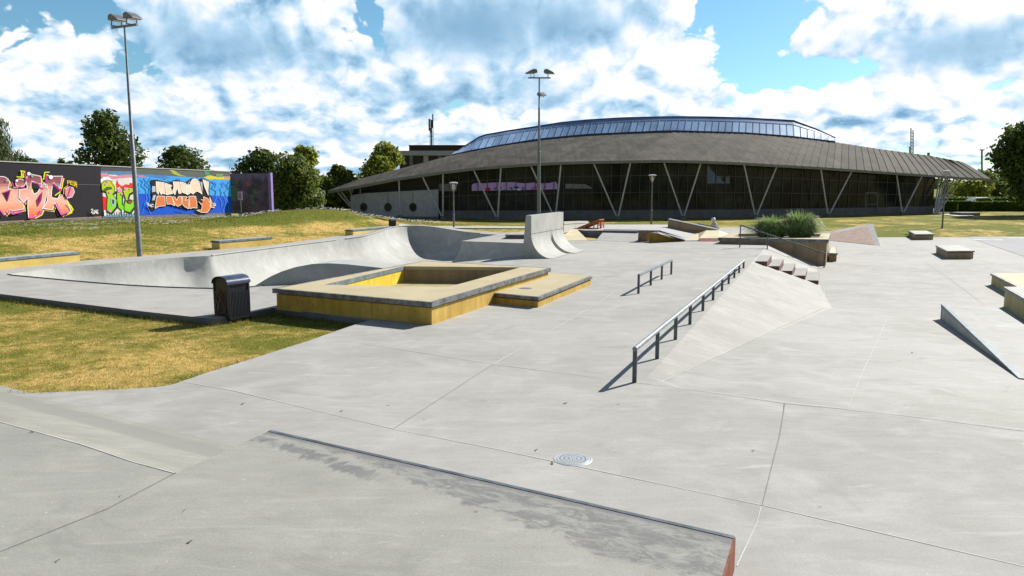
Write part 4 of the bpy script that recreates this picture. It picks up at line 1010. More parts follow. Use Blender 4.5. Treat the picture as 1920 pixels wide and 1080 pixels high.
g = MB(); g.quad(P(1282, 452.5, 0), P(1311, 452.8, 0), P(1311, 450.3, .04), P(1282, 450.8, .01)); g.build('front_strip', M['post'], hp)
lw = thing('tapered_ledge', 'pale tapered concrete ledge behind the tall vert wall and left of the orange ramp', 'ledge', (2.5, 36, DZ))
g = MB(); aa, bb = Vector((2.45, 35.8, 0)), Vector((4.2, 42.0, 0)); uu = (bb - aa).normalized(); n2 = Vector((-uu.y, uu.x, 0))
for (dz0, dz1, ex) in ((0, -.1, .02), (-.12, -2, 0)):
    tp_ = [aa + Vector((0, 0, .77 + dz0)) - n2 * ex, bb + Vector((0, 0, .53 + dz0)) - n2 * ex, bb + n2 * .5 + Vector((0, 0, .53 + dz0)), aa + n2 * .5 + Vector((0, 0, .77 + dz0))]
    bt_ = [p + Vector((0, 0, dz1)) if dz1 > -1 else Vector((p.x, p.y, .25)) for p in tp_]
    g.add(tp_ + bt_, [(0, 1, 2, 3), (4, 5, 6, 7)] + [(i, (i + 1) % 4, 4 + (i + 1) % 4, 4 + i) for i in range(4)])
g.build('body', M['path'], lw)
og = thing('kicker_ramp', 'small open framed orange steel kicker ramp on the pale deck', 'ramp', tuple(P(1100, 431, DZ)))
ya = 38.2
a, b = D(1071, 431.5, ya), D(1123, 412, ya + .2); c = D(1132, 411.5, ya + 1.2); off = c - b
g = MB(); g.prism([a, b + Vector((0, 0, .03)), b + Vector((0, 0, -.12)), a + Vector((.35, 0, -.02))], (0, .03, 0)); g.build('side_panel', M['orange'], og); g = MB(); g.prism([a + off, b + off + Vector((0, 0, .03)), b + off + Vector((0, 0, -.12)), a + off + Vector((.35, 0, 0))], (0, .03, 0)); g.build('side_panel', M['orange'], og)
g = MB(); g.prism([a, b + Vector((0, 0, .03)), b + off + Vector((0, 0, .03)), a + off], (0, 0, -.02)); g.build('riding_surface', M['rust'], og)
g = MB(); g.bar(Vector((a.x, a.y, DZ + .02)), Vector((b.x, b.y, DZ + .02)), .04, .04)
for px in (1096, 1105, 1113, 1120, 1125):
    t = (px - 1071) / (1123 - 1071); tt = min(1, t); x = a.x + (b.x - a.x) * t; z = a.z + (b.z - a.z) * tt; g.bar((x, ya, DZ), (x, ya, z), .05, .05)
for pnt in (b + off,): g.bar(Vector((pnt.x, pnt.y, DZ)), pnt, .05, .05)
g.bar(b, b + off, .05, .05); mid_ = b + off * .5; g.bar(Vector((mid_.x, mid_.y, DZ)), mid_, .04, .04); g.bar(b + Vector((0, 0, -.22)), b + off + Vector((0, 0, -.22)), .03, .2)
g.build('frame', M['orange'], og)

# brick faced bank
bk_ = thing('brick_bank', 'sloping red brick paved bank with pale concrete border near the lawn', 'bank', tuple(P(1651, 461, LOW)))
A_, B_, C_, D_ = P(1651, 461.5, LOW + .005), P(1520, 447.5, LOW + .005), D(1637, 419, 47), D(1530, 436.8, 49)
def bil(s, t): return (B_.lerp(A_, s)).lerp(D_.lerp(C_, s), t)
g = MB(); g.quad(bil(0, .015), bil(.93, .03), bil(.90, .93), bil(0, .93)); g.build('brick_face', M['brick'], bk_)
g = MB(); up = Vector((0, 0, .006)); dn = Vector((0, 0, -.01)); g.quad(bil(0, 0) + dn, bil(1, 0) + dn, bil(1, 1) + dn, bil(0, 1) + dn); g.quad(C_ + dn, A_ + dn, Vector((A_.x, A_.y, LOW - .1)), Vector((C_.x, C_.y, LOW - .1))); g.quad(C_ + dn, D_ + dn, Vector((D_.x, D_.y, LOW - .1)), Vector((C_.x, C_.y, LOW - .1)))
g.build('border', M['bank'], bk_)

# ------------------------------------------------------------------ drain
dr = thing('floor_drain', 'round steel drain cover with rings of holes in the concrete floor', 'drain', tuple(P(1074, 860)))
dc = P(1074, 861); dc.z = 0
g = MB(); g.lathe([(0, .006), (.150, .006), (.154, .003), (.172, .005), (.180, .0)], dc, 48); g.build('cover', plain('drain_steel', (.40, .43, .46), .5), dr)
g = MB()
for rr, n in ((.0, 1), (.042, 11), (.08, 22), (.118, 32)):
    for k in range(n):
        t = 6.283 * k / n; cc = dc + Vector((rr * math.cos(t), rr * math.sin(t), .008)); g.poly([cc + Vector((.0062 * math.cos(a), .0062 * math.sin(a), 0)) for a in np.linspace(0, 5.5, 7)])
g.build('hole', M['post'], dr)

# ------------------------------------------------------------------ litter bins
M['binslat'] = plain('bin_slat', (0.03, 0.032, 0.042), .4)
def litter_bin(base, label, yaw=R(40), sc_=1.0, tagged=True):
    r_ = thing('litter_bin', label, 'litter bin', tuple(base), 'black litter bins with arched roofs')
    ax = Vector((math.cos(yaw), math.sin(yaw), 0)) * sc_; ay = Vector((-math.sin(yaw), math.cos(yaw), 0)) * sc_; H = Vector((0, 0, sc_)); c = Vector(base)
    def W(x, y, z): return c + ax * x + ay * y + H * z
    L_, Wd = .23, .19
    g = MB(); g.add([W(x, y, z) for z in (0.06, .745) for x, y in ((-L_, -Wd), (L_, -Wd), (L_, Wd), (-L_, Wd))], [(0, 1, 5, 4), (1, 2, 6, 5), (2, 3, 7, 6), (3, 0, 4, 7), (4, 5, 6, 7), (0, 1, 2, 3)]); g.build('body', M['binblack'], r_)
    g = MB()
    for i in range(13):
        x = -L_ + .03 + i * (2 * L_ - .06) / 12
        g.obox(W(x, -Wd - .008, .33), ax * .016, ay * .012, H * .5)
    for i in range(9):
        y = -Wd + .03 + i * (2 * Wd - .06) / 8
        g.obox(W(-L_ - .008, y, .33), ax * .012, ay * .016, H * .5)
    g.build('slat_panel', M['binslat'], r_)
    g = MB()
    for sx in (-1, 1):
        for sy in (-1, 1): g.obox(W(sx * L_, sy * Wd, .38), ax * .035, ay * .035, H * .76)
    g.obox(W(0, -Wd - .01, .075), ax * 2 * L_, ay * .03, H * .03); g.obox(W(0, 0, .03), ax * (2 * L_ - .04), ay * (2 * Wd - .04), H * .06); g.build('frame', M['binblack'], r_)
    g = MB(); n = 12; top = []; 
    for s in (-L_ - .04, L_ + .04):
        for k in range(n + 1): t = math.pi * k / n; top.append(W(s, -(Wd + .03) * math.cos(t), .74 + .13 * math.sin(t)))
    g.add(top, [(k, k + 1, n + 2 + k, n + 1 + k) for k in range(n)]); low_ = [p - H * .02 for p in top]; g.add(low_, [(k, k + 1, n + 2 + k, n + 1 + k) for k in range(n)]); g.build('roof', M['binroof'], r_, smooth=True)
    g = MB(); arc = [W(-L_ + .005, -(Wd + .02) * math.cos(math.pi * k / n), .735 + .125 * math.sin(math.pi * k / n)) for k in range(n + 1)]; g.poly(arc)
    arc = [W(L_ - .005, -(Wd + .02) * math.cos(math.pi * k / n), .735 + .125 * math.sin(math.pi * k / n)) for k in range(n + 1)]; g.poly(arc); g.build('gable', M['binblack'], r_)
    return r_
bb_ = P(437, 601, -.12)
bn1 = litter_bin(bb_, 'black litter bin with arched blue roof and scrawled tag on the grass corner', yaw=R(60), sc_=1.03)
g = MB(); axn = Vector((math.cos(R(60)), math.sin(R(60)), 0)); ayn = Vector((-axn.y, axn.x, 0))
def BW(y, z): return bb_ + (-axn * .258 + ayn * y + Vector((0, 0, z))) * 1.03
for pl_ in (((.14, .55), (.08, .62), (.1, .5), (.02, .6), (.03, .45), (-.06, .58)), ((.12, .12), (0.0, .45), (-.12, .22), (.12, .14)), ((.15, .3), (.1, .45), (.08, .25), (.02, .5))):
    for a, b in zip(pl_, pl_[1:]): g.bar(BW(*a), BW(*b), .012, .003, up=-axn)
g.build('scrawl', plain('tag_paint', (0.16, 0.05, 0.06)), bn1)
litter_bin(D(736, 430, 44.0), 'distant black litter bin behind the deep end of the bowl', yaw=R(38), sc_=.68)
w_ = thing('weed_tuft', 'small tuft of tall weeds at the foot of the near black bin', 'weed', tuple(P(398, 603, -.12)))
Vs = []; n_ = 40; pp = np.tile(np.array(P(399, 603, -.1)), (n_, 1)) + RNG.uniform(-.1, .1, (n_, 3)) * np.array([1, .5, 0]); blades('foliage', pp, RNG.uniform(.1, .26, n_), RNG.uniform(.008, .014, n_), M['blade'], RNG.uniform(0, .7, n_), .7, parent=w_)

# ------------------------------------------------------------------ poles and lamps
def floodlight(base, top_z, label, yaw, heads, r0=.088, hs=1.0):
    r_ = thing('floodlight_pole', label, 'floodlight', tuple(base), 'tall floodlight poles'); b = Vector(base); H = top_z - b.z
    g = MB(); g.tube([b, b + Vector((0, 0, H * .5)), b + Vector((0, 0, H * .5 + .02)), b + Vector((0, 0, H * .8)), b + Vector((0, 0, H * .8 + .02)), b + Vector((0, 0, H))], [r0, r0 * .78, r0 * .62, r0 * .5, r0 * .4, r0 * .36], 12); g.build('pole', M['galv'], r_, smooth=True)
    g = MB(); tp = b + Vector((0, 0, H)); cx = Vector((math.cos(yaw), math.sin(yaw), 0)); g.bar(tp - cx * .62 * hs, tp + cx * .62 * hs, .07 * hs, .07 * hs); g.build('crossbar', M['galv'], r_)
    for (o, fdir, z, s) in heads:
        o *= hs; z *= hs; s *= hs
        f = Vector((math.cos(fdir), math.sin(fdir), 0)); sd = Vector((-f.y, f.x, 0)); c = tp + cx * o + Vector((0, 0, z)); tilt = Vector((f.x, f.y, -.12)).normalized()
        g = MB(); prof = [(-.28, .02), (-.24, .18), (-.05, .24), (.38, .06), (.42, .0), (-.26, -.03)]
        Lp = [c + tilt * x * s + Vector((0, 0, y_ * s)) - sd * .24 * s for x, y_ in prof]; g.prism(Lp, sd * .48 * s); hd = g.build('lamp_head', M['lampgrey'], r_, bevel=.01)
        g = MB(); g.prism([c + tilt * x * s + Vector((0, 0, y_ * s - .012)) - sd * .2 * s for x, y_ in ((-.2, -.02), (.36, .0), (.36, -.014), (-.2, -.034))], sd * .4 * s); g.build('lens', M['lampglass'], hd)
        g = MB()
        for k in (-1, 1): g.bar(c + sd * .22 * s * k - Vector((0, 0, .02)), c + sd * .22 * s * k - Vector((0, 0, z * .95 if z > 0 else .1)) - f * 0.05, .03, .03)
        g.bar(c + sd * .22 * s - Vector((0, 0, z * .9 if z > 0 else .1)), c - sd * .22 * s - Vector((0, 0, z * .9 if z > 0 else .1)), .03, .03); g.build('bracket', M['galv'], r_)
lb = P(262, 480.5); floodlight((lb.x, lb.y, 0), D(233, 49, lb.y).z, 'tall galvanised floodlight pole with two lamp heads, left, by the mound', R(-25), [(-.36, R(-32), .22, .80), (.38, R(-32), .22, .80)])
mb_y = 57.0; mbx = D(1010, 400, mb_y).x; floodlight((mbx, mb_y, -.35), D(1011, 146, mb_y).z, 'tall floodlight pole with three lamp heads standing behind the vert wall', R(3), [(-.40, R(205), .26, .85), (.50, R(-10), .26, .85), (.12, R(-60), -.95, .72)], r0=.15, hs=1.32)
def park_lamp(px, ytop, ybase, yd, label):
    b = D(px, ybase, yd); b.z = zg(b.x, b.y); tz = D(px, ytop, yd).z; r_ = thing('park_lamp', label, 'street lamp', tuple(b), 'slim park lamps with flat caps')
    g = MB(); H = tz - b.z; g.tube([b, b + Vector((0, 0, H * .3)), b + Vector((0, 0, H * .3 + .02)), b + Vector((0, 0, H - .55))], [.06, .06, .042, .04], 10); g.build('pole', M['lampgrey'], r_, smooth=True)
    g = MB(); n = 4
    for k in range(4): t = k * 1.5708 + .6; g.tube([b + Vector((.03 * math.cos(t), .03 * math.sin(t), H - .58)), b + Vector((.27 * math.cos(t), .27 * math.sin(t), H - .08))], .018, 6)
    g.build('arm', M['lampgrey'], r_)
    g = MB(); g.lathe([(0, H), (.16, H - .01), (.26, H - .05), (.26, H - .09), (0, H - .1)], (b.x, b.y, b.z), 18); g.build('cap', M['offwhite'], r_, smooth=True)
    g = MB(); g.lathe([(.04, H - .5), (.1, H - .35), (.08, H - .12)], (b.x, b.y, b.z), 12); g.build('lantern', M['lampglass'], r_, smooth=True)
park_lamp(851, 341, 428, 45.5, 'slim park lamp on the grass strip left of the vert wall, darkest of three')
park_lamp(1221, 327, 420, 50.0, 'slim park lamp in front of the middle of the glass hall')
park_lamp(1766, 319, 433, 54.5, 'slim park lamp on the lawn edge at the right end of the hall')
# far lamp post, right
g = thing('far_lamp_post', 'tall thin lamp post far behind the hall beside the big dark tree', 'lamp post', (D(1842, 350, 180).x, 180, .5))
m_ = MB(); q0_ = D(1841, 350, 180); m_.tube([q0_, D(1841, 281, 180)], .2, 6); m_.build('pole', M['galv'], g); m_ = MB(); m_.bar(D(1838, 281, 180), D(1845, 281, 180), .5, .25); m_.build('lamp_head', M['galv'], g)

# ------------------------------------------------------------------ graffiti wall
WA = Vector((WALL_A.x, WALL_A.y, 0)); WB = Vector((WALL_B.x, WALL_B.y, 0)); wdir = (WB - WA).normalized(); wn = Vector((wdir.y, -wdir.x, 0)); wn = wn if wn.x > 0 else -wn
def WP(px, py, lay=0):
    r = ray(px, py); o = WA + wn * (.004 * lay) - Vector((0, 0, CAMZ)); t = o.dot(wn) / r.dot(wn); return r * t + Vector((0, 0, CAMZ))
topA = WP(0, 303).z; topB = WP(430, 322).z; topZ = (topA + topB) / 2
gw = thing('graffiti_wall', 'long concrete wall covered in colourful graffiti lettering on top of the mound', 'wall', tuple(WA))
WS = WA - wdir * 14; g = MB()
WE = Vector((*WP(431, 350).xy, 0))
def wz(p): t = (p - WA).dot(wdir) / (WB - WA).length; return topA + (topB - topA) * t
g.add([Vector((WS.x, WS.y, .3)), Vector((WE.x, WE.y, .3)), Vector((WE.x, WE.y, wz(WE))), Vector((WS.x, WS.y, wz(WS)))] + [Vector((WS.x, WS.y, .3)) - wn * .25, Vector((WE.x, WE.y, .3)) - wn * .25, Vector((WE.x, WE.y, wz(WE))) - wn * .25, Vector((WS.x, WS.y, wz(WS))) - wn * .25],
      [(0, 1, 2, 3), (4, 5, 6, 7), (3, 2, 6, 7), (1, 2, 6, 5), (0, 3, 7, 4)])
g.build('wall_slab', M['plinth'], gw)
g = MB(); g.bar(Vector((WS.x, WS.y, wz(WS) + .02)) - wn * .12, Vector((WE.x, WE.y, wz(WE) + .02)) - wn * .12, .32, .05); g.build('coping', M['path'], gw)
def Z7(x, y): return (x / 7.385, 300 + y / 7.385)
def Z8(x, y): return (180 + x / 5.818, 300 + y / 5.818)
class Mural:
    def __init__(s, z): s.z = z; s.mb = MB(); s.lay = 1
    def poly(s, pts, c, grad=None):
        P3 = [WP(*s.z(*p), s.lay) for p in pts]; s.lay += 0.5
        if grad is None: s.mb.poly(P3, sc(c)); return
        # slice the letter into horizontal bands of paint
        tris = tessellate_polygon([[Vector((p[0], p[1], 0)) for p in pts]]); y0, y1 = min(p[1] for p in pts), max(p[1] for p in pts)
        def cat(y):
            for (ya, ca), (yb, cb) in zip(grad, grad[1:]):
                if y <= yb: t = max(0, (y - ya) / (yb - ya)); return tuple(ca[i] + (cb[i] - ca[i]) * t for i in range(3))
            return grad[-1][1]
        def clip(poly, yl, keep_above):
            out = []
            for i in range(len(poly)):
                a, b = poly[i - 1], poly[i]; ia = (a[1] >= yl) if keep_above else (a[1] <= yl); ib = (b[1] >= yl) if keep_above else (b[1] <= yl)
                if ia != ib: t = (yl - a[1]) / (b[1] - a[1]); out.append((a[0] + (b[0] - a[0]) * t, yl))
                if ib: out.append(b)
            return out
        nb = 14; st_ = (y1 - y0) / nb
        for tr in tris:
            tri = [pts[i] for i in tr]
            for k in range(nb):
                pg = clip(clip(tri, y0 + k * st_, True), y0 + (k + 1) * st_, False)
                if len(pg) >= 3: q3 = [WP(*s.z(*p), s.lay) for p in pg]; s.mb.add(q3, [tuple(range(len(q3)))], sc(cat(y0 + (k + .5) * st_)))
    def line(s, pts, wd, c, close=False):
        if close: pts = list(pts) + [pts[0]]
        s.lay += 0.5
        for a, b in zip(pts, pts[1:]):
            d = math.hypot(b[0] - a[0], b[1] - a[1]) or 1; nx_, ny_ = -(b[1] - a[1]) / d * wd / 2, (b[0] - a[0]) / d * wd / 2; ex, ey = (b[0] - a[0]) / d * wd * .3, (b[1] - a[1]) / d * wd * .3
            s.mb.add([WP(*s.z(*p), s.lay) for p in ((a[0] + nx_ - ex, a[1] + ny_ - ey), (b[0] + nx_ + ex, b[1] + ny_ + ey), (b[0] - nx_ + ex, b[1] - ny_ + ey), (a[0] - nx_ - ex, a[1] - ny_ - ey))], [(0, 1, 2, 3)], sc(c))
    def shadow(s, pts, dx_, dy_, c): s.poly([(x + dx_, y + dy_) for x, y in pts], c)
    def done(s, name, label=None): return s.mb.build(name, M['paint'], gw, label=label)
# --- black panel with pink lettering
m7 = Mural(Z7)
m7.poly([(-900, -2), (0, 22), (1398, 85), (1445, 790), (0, 868), (-900, 915)], (38, 35, 43))
m7.poly([(-900, 895), (0, 850), (1445, 778), (1446, 792), (0, 870), (-900, 918)], (150, 125, 110))
m7.line([(500, 325), (1400, 344)], 4, (125, 118, 128))
pg = [(150, (120, 62, 78)), (310, (150, 88, 96)), (400, (222, 165, 150)), (560, (240, 182, 165)), (680, (240, 150, 118)), (800, (232, 96, 60))]
MG = (196, 44, 140); YL = (225, 232, 20); WH = (245, 240, 242)
U = [(-500, 250), (-200, 215), (60, 232), (112, 262), (135, 312), (112, 402), (228, 376), (262, 400), (250, 545), (318, 600), (332, 678), (190, 700), (128, 690), (72, 752), (-60, 640), (-250, 700), (-500, 600)]
DOT = [(212, 300), (250, 264), (300, 262), (345, 290), (360, 322), (335, 356), (270, 376), (225, 352)]
S = [(388, 182), (470, 205), (568, 226), (578, 335), (545, 330), (440, 292), (428, 330), (432, 410), (470, 470), (520, 450), (575, 350), (620, 340), (655, 392), (650, 470), (612, 620), (560, 735), (480, 778), (398, 800), (384, 660), (388, 520), (330, 590), (262, 520), (270, 410), (380, 395), (362, 280)]
C = [(640, 200), (700, 225), (866, 224), (848, 300), (830, 402), (742, 312), (716, 420), (708, 520), (800, 536), (832, 470), (880, 500), (930, 555), (978, 700), (850, 762), (762, 590), (728, 690), (600, 672), (655, 560), (668, 430), (650, 345), (600, 320), (640, 290)]
for L_ in (U, S, C): m7.shadow(L_, 26, 30, YL)
for L_ in (U, S, C): m7.shadow(L_, 14, 20, MG)
for L_ in (U, DOT, S, C): m7.shadow(L_, -10, 6, (120, 30, 90)); m7.poly(L_, (0, 0, 0), pg); m7.line(L_, 9, WH, True)
m7.poly([(40, 455), (142, 418), (105, 565), (85, 540)], (60, 20, 50)); m7.line([(40, 455), (142, 418), (105, 565)], 14, MG)
m7.poly([(440, 300), (520, 320), (555, 390), (500, 400), (445, 380)], (40, 36, 46)); m7.line([(445, 305), (530, 330), (560, 390), (600, 400)], 16, MG)
m7.poly([(500, 560), (560, 470), (590, 440), (575, 560), (520, 650)], (150, 30, 110)); m7.poly([(520, 560), (555, 490), (545, 570)], (40, 36, 46))
m7.poly([(738, 330), (840, 440), (770, 500), (722, 500)], (40, 36, 46)); m7.line([(745, 330), (835, 420)], 22, MG); m7.line([(835, 440), (765, 490)], 14, YL)
m7.line([(285, 150), (345, 158), (318, 200), (330, 240), (236, 232)], 14, YL); m7.line([(300, 155), (300, 235)], 16, YL); m7.line([(680, 168), (618, 172), (604, 270)], 14, YL)
m7.line([(345, 180), (365, 290)], 22, MG); m7.line([(632, 205), (640, 300)], 22, MG); m7.line([(172, 310), (190, 370), (340, 380)], 16, MG)
for (x, y, r_, c) in ((400, 190, 24, WH), (705, 238, 28, WH), (235, 285, 18, WH), (448, 222, 14, (110, 190, 170)), (100, 282, 12, (150, 200, 180)), (815, 360, 12, (110, 190, 170)), (850, 300, 10, (110, 190, 170))):
    m7.poly([(x + r_ * math.cos(t), y + r_ * math.sin(t)) for t in np.linspace(0, 5.9, 12)], c)
for a, b in (((120, 700), (180, 745)), ((180, 745), (300, 715)), ((0, 690), (62, 760)), ((396, 800), (520, 778)), ((520, 778), (590, 690)), ((780, 600), (850, 750)), ((850, 752), (975, 712))): m7.line([a, b], 20, (225, 90, 180))
m7.poly([(905, 400), (950, 372), (1010, 380), (1032, 440), (1000, 510), (930, 530), (900, 480)], (215, 140, 150)); m7.line([(905, 400), (950, 372), (1010, 380), (1032, 440), (1000, 510), (930, 530)], 7, WH, False); m7.line([(940, 500), (975, 380)], 20, MG)
m7.line([(880, 470), (885, 395), (935, 355)], 12, (235, 170, 30)); m7.line([(945, 600), (985, 640), (1012, 690), (940, 750)], 16, YL)
def strokes(m, specs, wd, c):
    for s_ in specs: m.line(s_, wd, c)
YW = (236, 196, 20)
strokes(m7, [[(938, 335), (934, 285), (962, 290), (964, 310), (936, 314)], [(1000, 292), (974, 292), (976, 340), (1004, 342)], [(976, 315), (998, 316)], [(1034, 298), (1012, 298), (1010, 318), (1032, 322), (1034, 350), (1008, 350)], [(1038, 365), (1042, 305), (1058, 308), (1062, 378)], [(1040, 340), (1058, 342)]], 9, YW)
strokes(m7, [[(1262, 690), (1275, 678), (1290, 690), (1264, 728), (1292, 730)], [(1300, 712), (1312, 700), (1322, 712), (1314, 732), (1300, 724), (1300, 712)], [(1330, 690), (1331, 738)], [(1358, 690), (1342, 708), (1340, 738), (1354, 744), (1360, 726), (1344, 720)], [(1280, 745), (1310, 742)]], 8, WH)
m7.done('lettering', 'black panel with large pink and orange graffiti letters and the number 2016')
# --- bus panel
mb = Mural(Z7); mb.lay = 2
mb.poly([(1395, 85), (1880, 104), (1900, 790), (1445, 790)], (78, 72, 80))
mb.poly([(1395, 150), (1868, 158), (1890, 780), (1448, 785)], (214, 208, 206))
mb.poly([(1395, 150), (1868, 158), (1870, 225), (1780, 205), (1700, 235), (1600, 205), (1500, 200), (1395, 190)], (86, 128, 165))
mb.poly([(1395, 182), (1480, 180), (1520, 215), (1600, 225), (1700, 205), (1800, 200), (1845, 205), (1840, 240), (1700, 250), (1560, 262), (1480, 240), (1400, 262)], (206, 134, 152))
mb.poly([(1395, 270), (1440, 232), (1510, 235), (1540, 280), (1600, 330), (1500, 360), (1400, 330)], (238, 234, 232))
mb.poly([(1600, 360), (1622, 262), (1642, 330), (1690, 360), (1740, 335), (1790, 345), (1800, 315), (1845, 322), (1850, 400), (1600, 395)], (222, 40, 38))
mb.poly([(1420, 500), (1475, 520), (1480, 690), (1430, 700)], (220, 36, 40)); mb.poly([(1445, 765), (1880, 745), (1885, 782), (1446, 790)], (110, 160, 190))
BK = (32, 44, 34); GR = [(280, (176, 190, 40)), (420, (176, 196, 44)), (560, (140, 206, 40)), (720, (120, 206, 30))]
LB = [(1405, 330), (1440, 290), (1500, 276), (1560, 300), (1600, 360), (1610, 430), (1560, 470), (1620, 560), (1610, 650), (1540, 735), (1480, 715), (1478, 640), (1490, 520), (1470, 440), (1412, 430)]
LU = [(1620, 400), (1660, 372), (1700, 400), (1690, 520), (1690, 610), (1720, 640), (1712, 720), (1640, 660), (1620, 560)]
LS = [(1700, 420), (1760, 374), (1840, 388), (1846, 440), (1790, 470), (1770, 540), (1850, 560), (1866, 640), (1800, 730), (1720, 700), (1722, 620), (1740, 540)]
for L_ in (LB, LU, LS): mb.shadow(L_, 14, 20, BK)
for L_ in (LB, LU, LS): mb.poly(L_, (0, 0, 0), GR); mb.line(L_, 8, BK, True)
mb.poly([(1530, 520), (1575, 530), (1600, 600), (1560, 650), (1535, 600)], (150, 190, 190)); mb.poly([(1550, 540), (1585, 560), (1575, 620), (1555, 600)], (60, 50, 60))
mb.poly([(1420, 420), (1480, 372), (1540, 370), (1556, 400), (1500, 410), (1450, 440)], BK); mb.line([(1430, 430), (1480, 395), (1545, 380)], 10, (90, 150, 50))
mb.poly([(1740, 560), (1800, 545), (1835, 575), (1810, 610), (1770, 600)], (50, 40, 50)); mb.poly([(1770, 570), (1806, 568), (1815, 590), (1796, 600)], (205, 70, 70))
for (x, y, r_) in ((1488, 292, 16), (1465, 338, 11), (1655, 418, 30), (1520, 445, 15), (1520, 702, 20), (1736, 395, 22), (1690, 470, 16), (1800, 400, 10)): mb.poly([(x + r_ * math.cos(t), y + r_ * math.sin(t)) for t in np.linspace(0, 5.9, 12)], (226, 140, 190))
mb.line([(1560, 300), (1602, 360), (1608, 430)], 8, WH); mb.line([(1625, 395), (1662, 372)], 8, WH); mb.line([(1700, 700), (1715, 760)], 18, WH); mb.line([(1448, 700), (1455, 770)], 16, WH)
for x in range(1480, 1860, 34): mb.line([(x, 715 + (x * 7) % 20), (x + 4, 760)], 10, BK)
mb.done('lettering', 'small panel with bubbly green letters over red and white paint')
# --- blue panel
m8 = Mural(Z8); m8.lay = 1
m8.poly([(415, 80), (1462, 128), (1488, 575), (455, 605)], (92, 98, 96))
m8.poly([(432, 158), (1466, 205), (1478, 400), (1400, 395), (1240, 385), (1000, 380), (800, 372), (445, 366)], (66, 158, 228))
m8.poly([(445, 366), (800, 372), (1000, 380), (1240, 388), (1400, 398), (1478, 398), (1487, 572), (470, 602)], (14, 82, 205))
m8.poly([(432, 150), (620, 160), (760, 170), (820, 200), (700, 200), (560, 180), (434, 190)], (70, 125, 190)); m8.poly([(430, 165), (520, 168), (560, 190), (480, 190)], (170, 130, 175))
m8.poly([(800, 108), (850, 112), (930, 165), (1000, 180), (900, 175), (840, 150)], (170, 175, 70)); m8.poly([(1175, 190), (1240, 165), (1300, 180), (1466, 180), (1466, 218), (1300, 210), (1240, 215), (1200, 200)], (206, 196, 70)); m8.poly([(1180, 120), (1240, 122), (1230, 175), (1190, 170)], (70, 150, 110)); m8.poly([(1400, 178), (1466, 182), (1466, 212), (1400, 208)], (190, 150, 130))
m8.poly([(1300, 150), (1390, 150), (1380, 185), (1320, 190)], (120, 150, 90))
for pts_ in ([(480, 215), (510, 240), (490, 280), (540, 320), (550, 365)], [(520, 200), (545, 240), (530, 270), (580, 310), (575, 360)], [(590, 200), (560, 250), (590, 290), (600, 340)], [(1250, 235), (1290, 260), (1260, 310), (1310, 340), (1300, 385)], [(1360, 250), (1385, 290), (1350, 320), (1370, 360), (1360, 395)], [(1380, 240), (1420, 280), (1440, 320), (1400, 350), (1420, 395)], [(1450, 235), (1430, 270), (1455, 310)], [(1270, 235), (1310, 260), (1300, 300)], [(470, 250), (455, 300), (480, 350)]): m8.line(pts_, 7, (24, 108, 190))
for pts_ in ([(545, 368), (560, 430), (530, 470), (520, 540), (500, 590)], [(575, 368), (590, 430), (560, 500), (600, 590)], [(1320, 400), (1290, 460), (1310, 490)], [(1400, 405), (1420, 460), (1400, 520), (1385, 565)], [(1415, 405), (1450, 480), (1440, 565)], [(1340, 400), (1375, 460), (1370, 510)]): m8.line(pts_, 5, (74, 150, 230))
OUT = [(598, 216), (660, 214), (790, 245), (860, 218), (925, 225), (985, 250), (1000, 225), (1045, 196), (1100, 208), (1125, 235), (1130, 200), (1170, 200), (1240, 235), (1236, 380), (1262, 400), (1300, 528), (1262, 530), (1235, 572), (1180, 584), (1120, 570), (1075, 552), (1110, 530), (1020, 540), (985, 548), (985, 530), (890, 520), (860, 505), (800, 482), (760, 505), (700, 512), (645, 535), (640, 550), (584, 550), (590, 480), (614, 400), (604, 350), (614, 290), (600, 250)]
m8.poly(OUT, (30, 26, 34))
for q_ in ([(612, 285), (650, 285), (650, 345), (612, 350)], [(612, 440), (640, 440), (650, 400), (655, 380), (625, 385)], [(1000, 262), (1030, 216), (1012, 260)], [(1138, 240), (1160, 238), (1165, 350), (1150, 300)]): m8.poly(q_, (176, 184, 190))
BE, OR = (232, 206, 188), (212, 122, 72)
tops_ = [[(655, 235), (742, 246), (752, 372), (725, 362), (712, 376), (690, 330), (682, 376), (662, 350), (660, 300)], [(752, 250), (828, 278), (812, 300), (836, 366), (765, 378)], [(842, 236), (906, 240), (932, 362), (905, 366), (888, 300), (872, 340), (862, 378), (834, 345), (850, 300)], [(915, 236), (982, 256), (980, 300), (982, 368), (940, 352)], [(988, 270), (1022, 268), (1026, 362), (1000, 378), (985, 370)], [(1030, 250), (1050, 212), (1085, 202), (1125, 236), (1140, 300), (1158, 372), (1110, 340), (1085, 346), (1060, 372), (1028, 352)], [(1166, 214), (1230, 240), (1222, 340), (1226, 384), (1188, 300)]]
bots_ = [[(668, 392), (752, 396), (756, 500), (690, 505), (645, 528), (655, 450)], [(766, 396), (822, 396), (860, 500), (820, 480), (775, 482)], [(826, 402), (862, 402), (880, 440), (900, 398), (934, 396), (930, 488), (890, 506), (862, 480)], [(942, 398), (996, 402), (975, 440), (1015, 430), (1010, 532), (960, 505), (944, 480)], [(1012, 396), (1066, 392), (1100, 450), (1102, 524), (1060, 520), (1024, 530)], [(1075, 392), (1125, 420), (1180, 440), (1172, 400), (1220, 420), (1250, 470), (1246, 530), (1215, 572), (1150, 572), (1100, 548), (1150, 545), (1160, 500), (1110, 440)], [(1240, 404), (1292, 522), (1256, 516), (1250, 460)]]
for q_ in tops_: m8.poly(q_, BE); m8.line(q_, 5, (250, 246, 240), True)
for q_ in bots_: m8.poly(q_, OR); m8.line(q_, 5, (246, 236, 226), True)
m8.poly([(1090, 400), (1140, 420), (1170, 455), (1150, 470), (1110, 445)], (40, 34, 40))
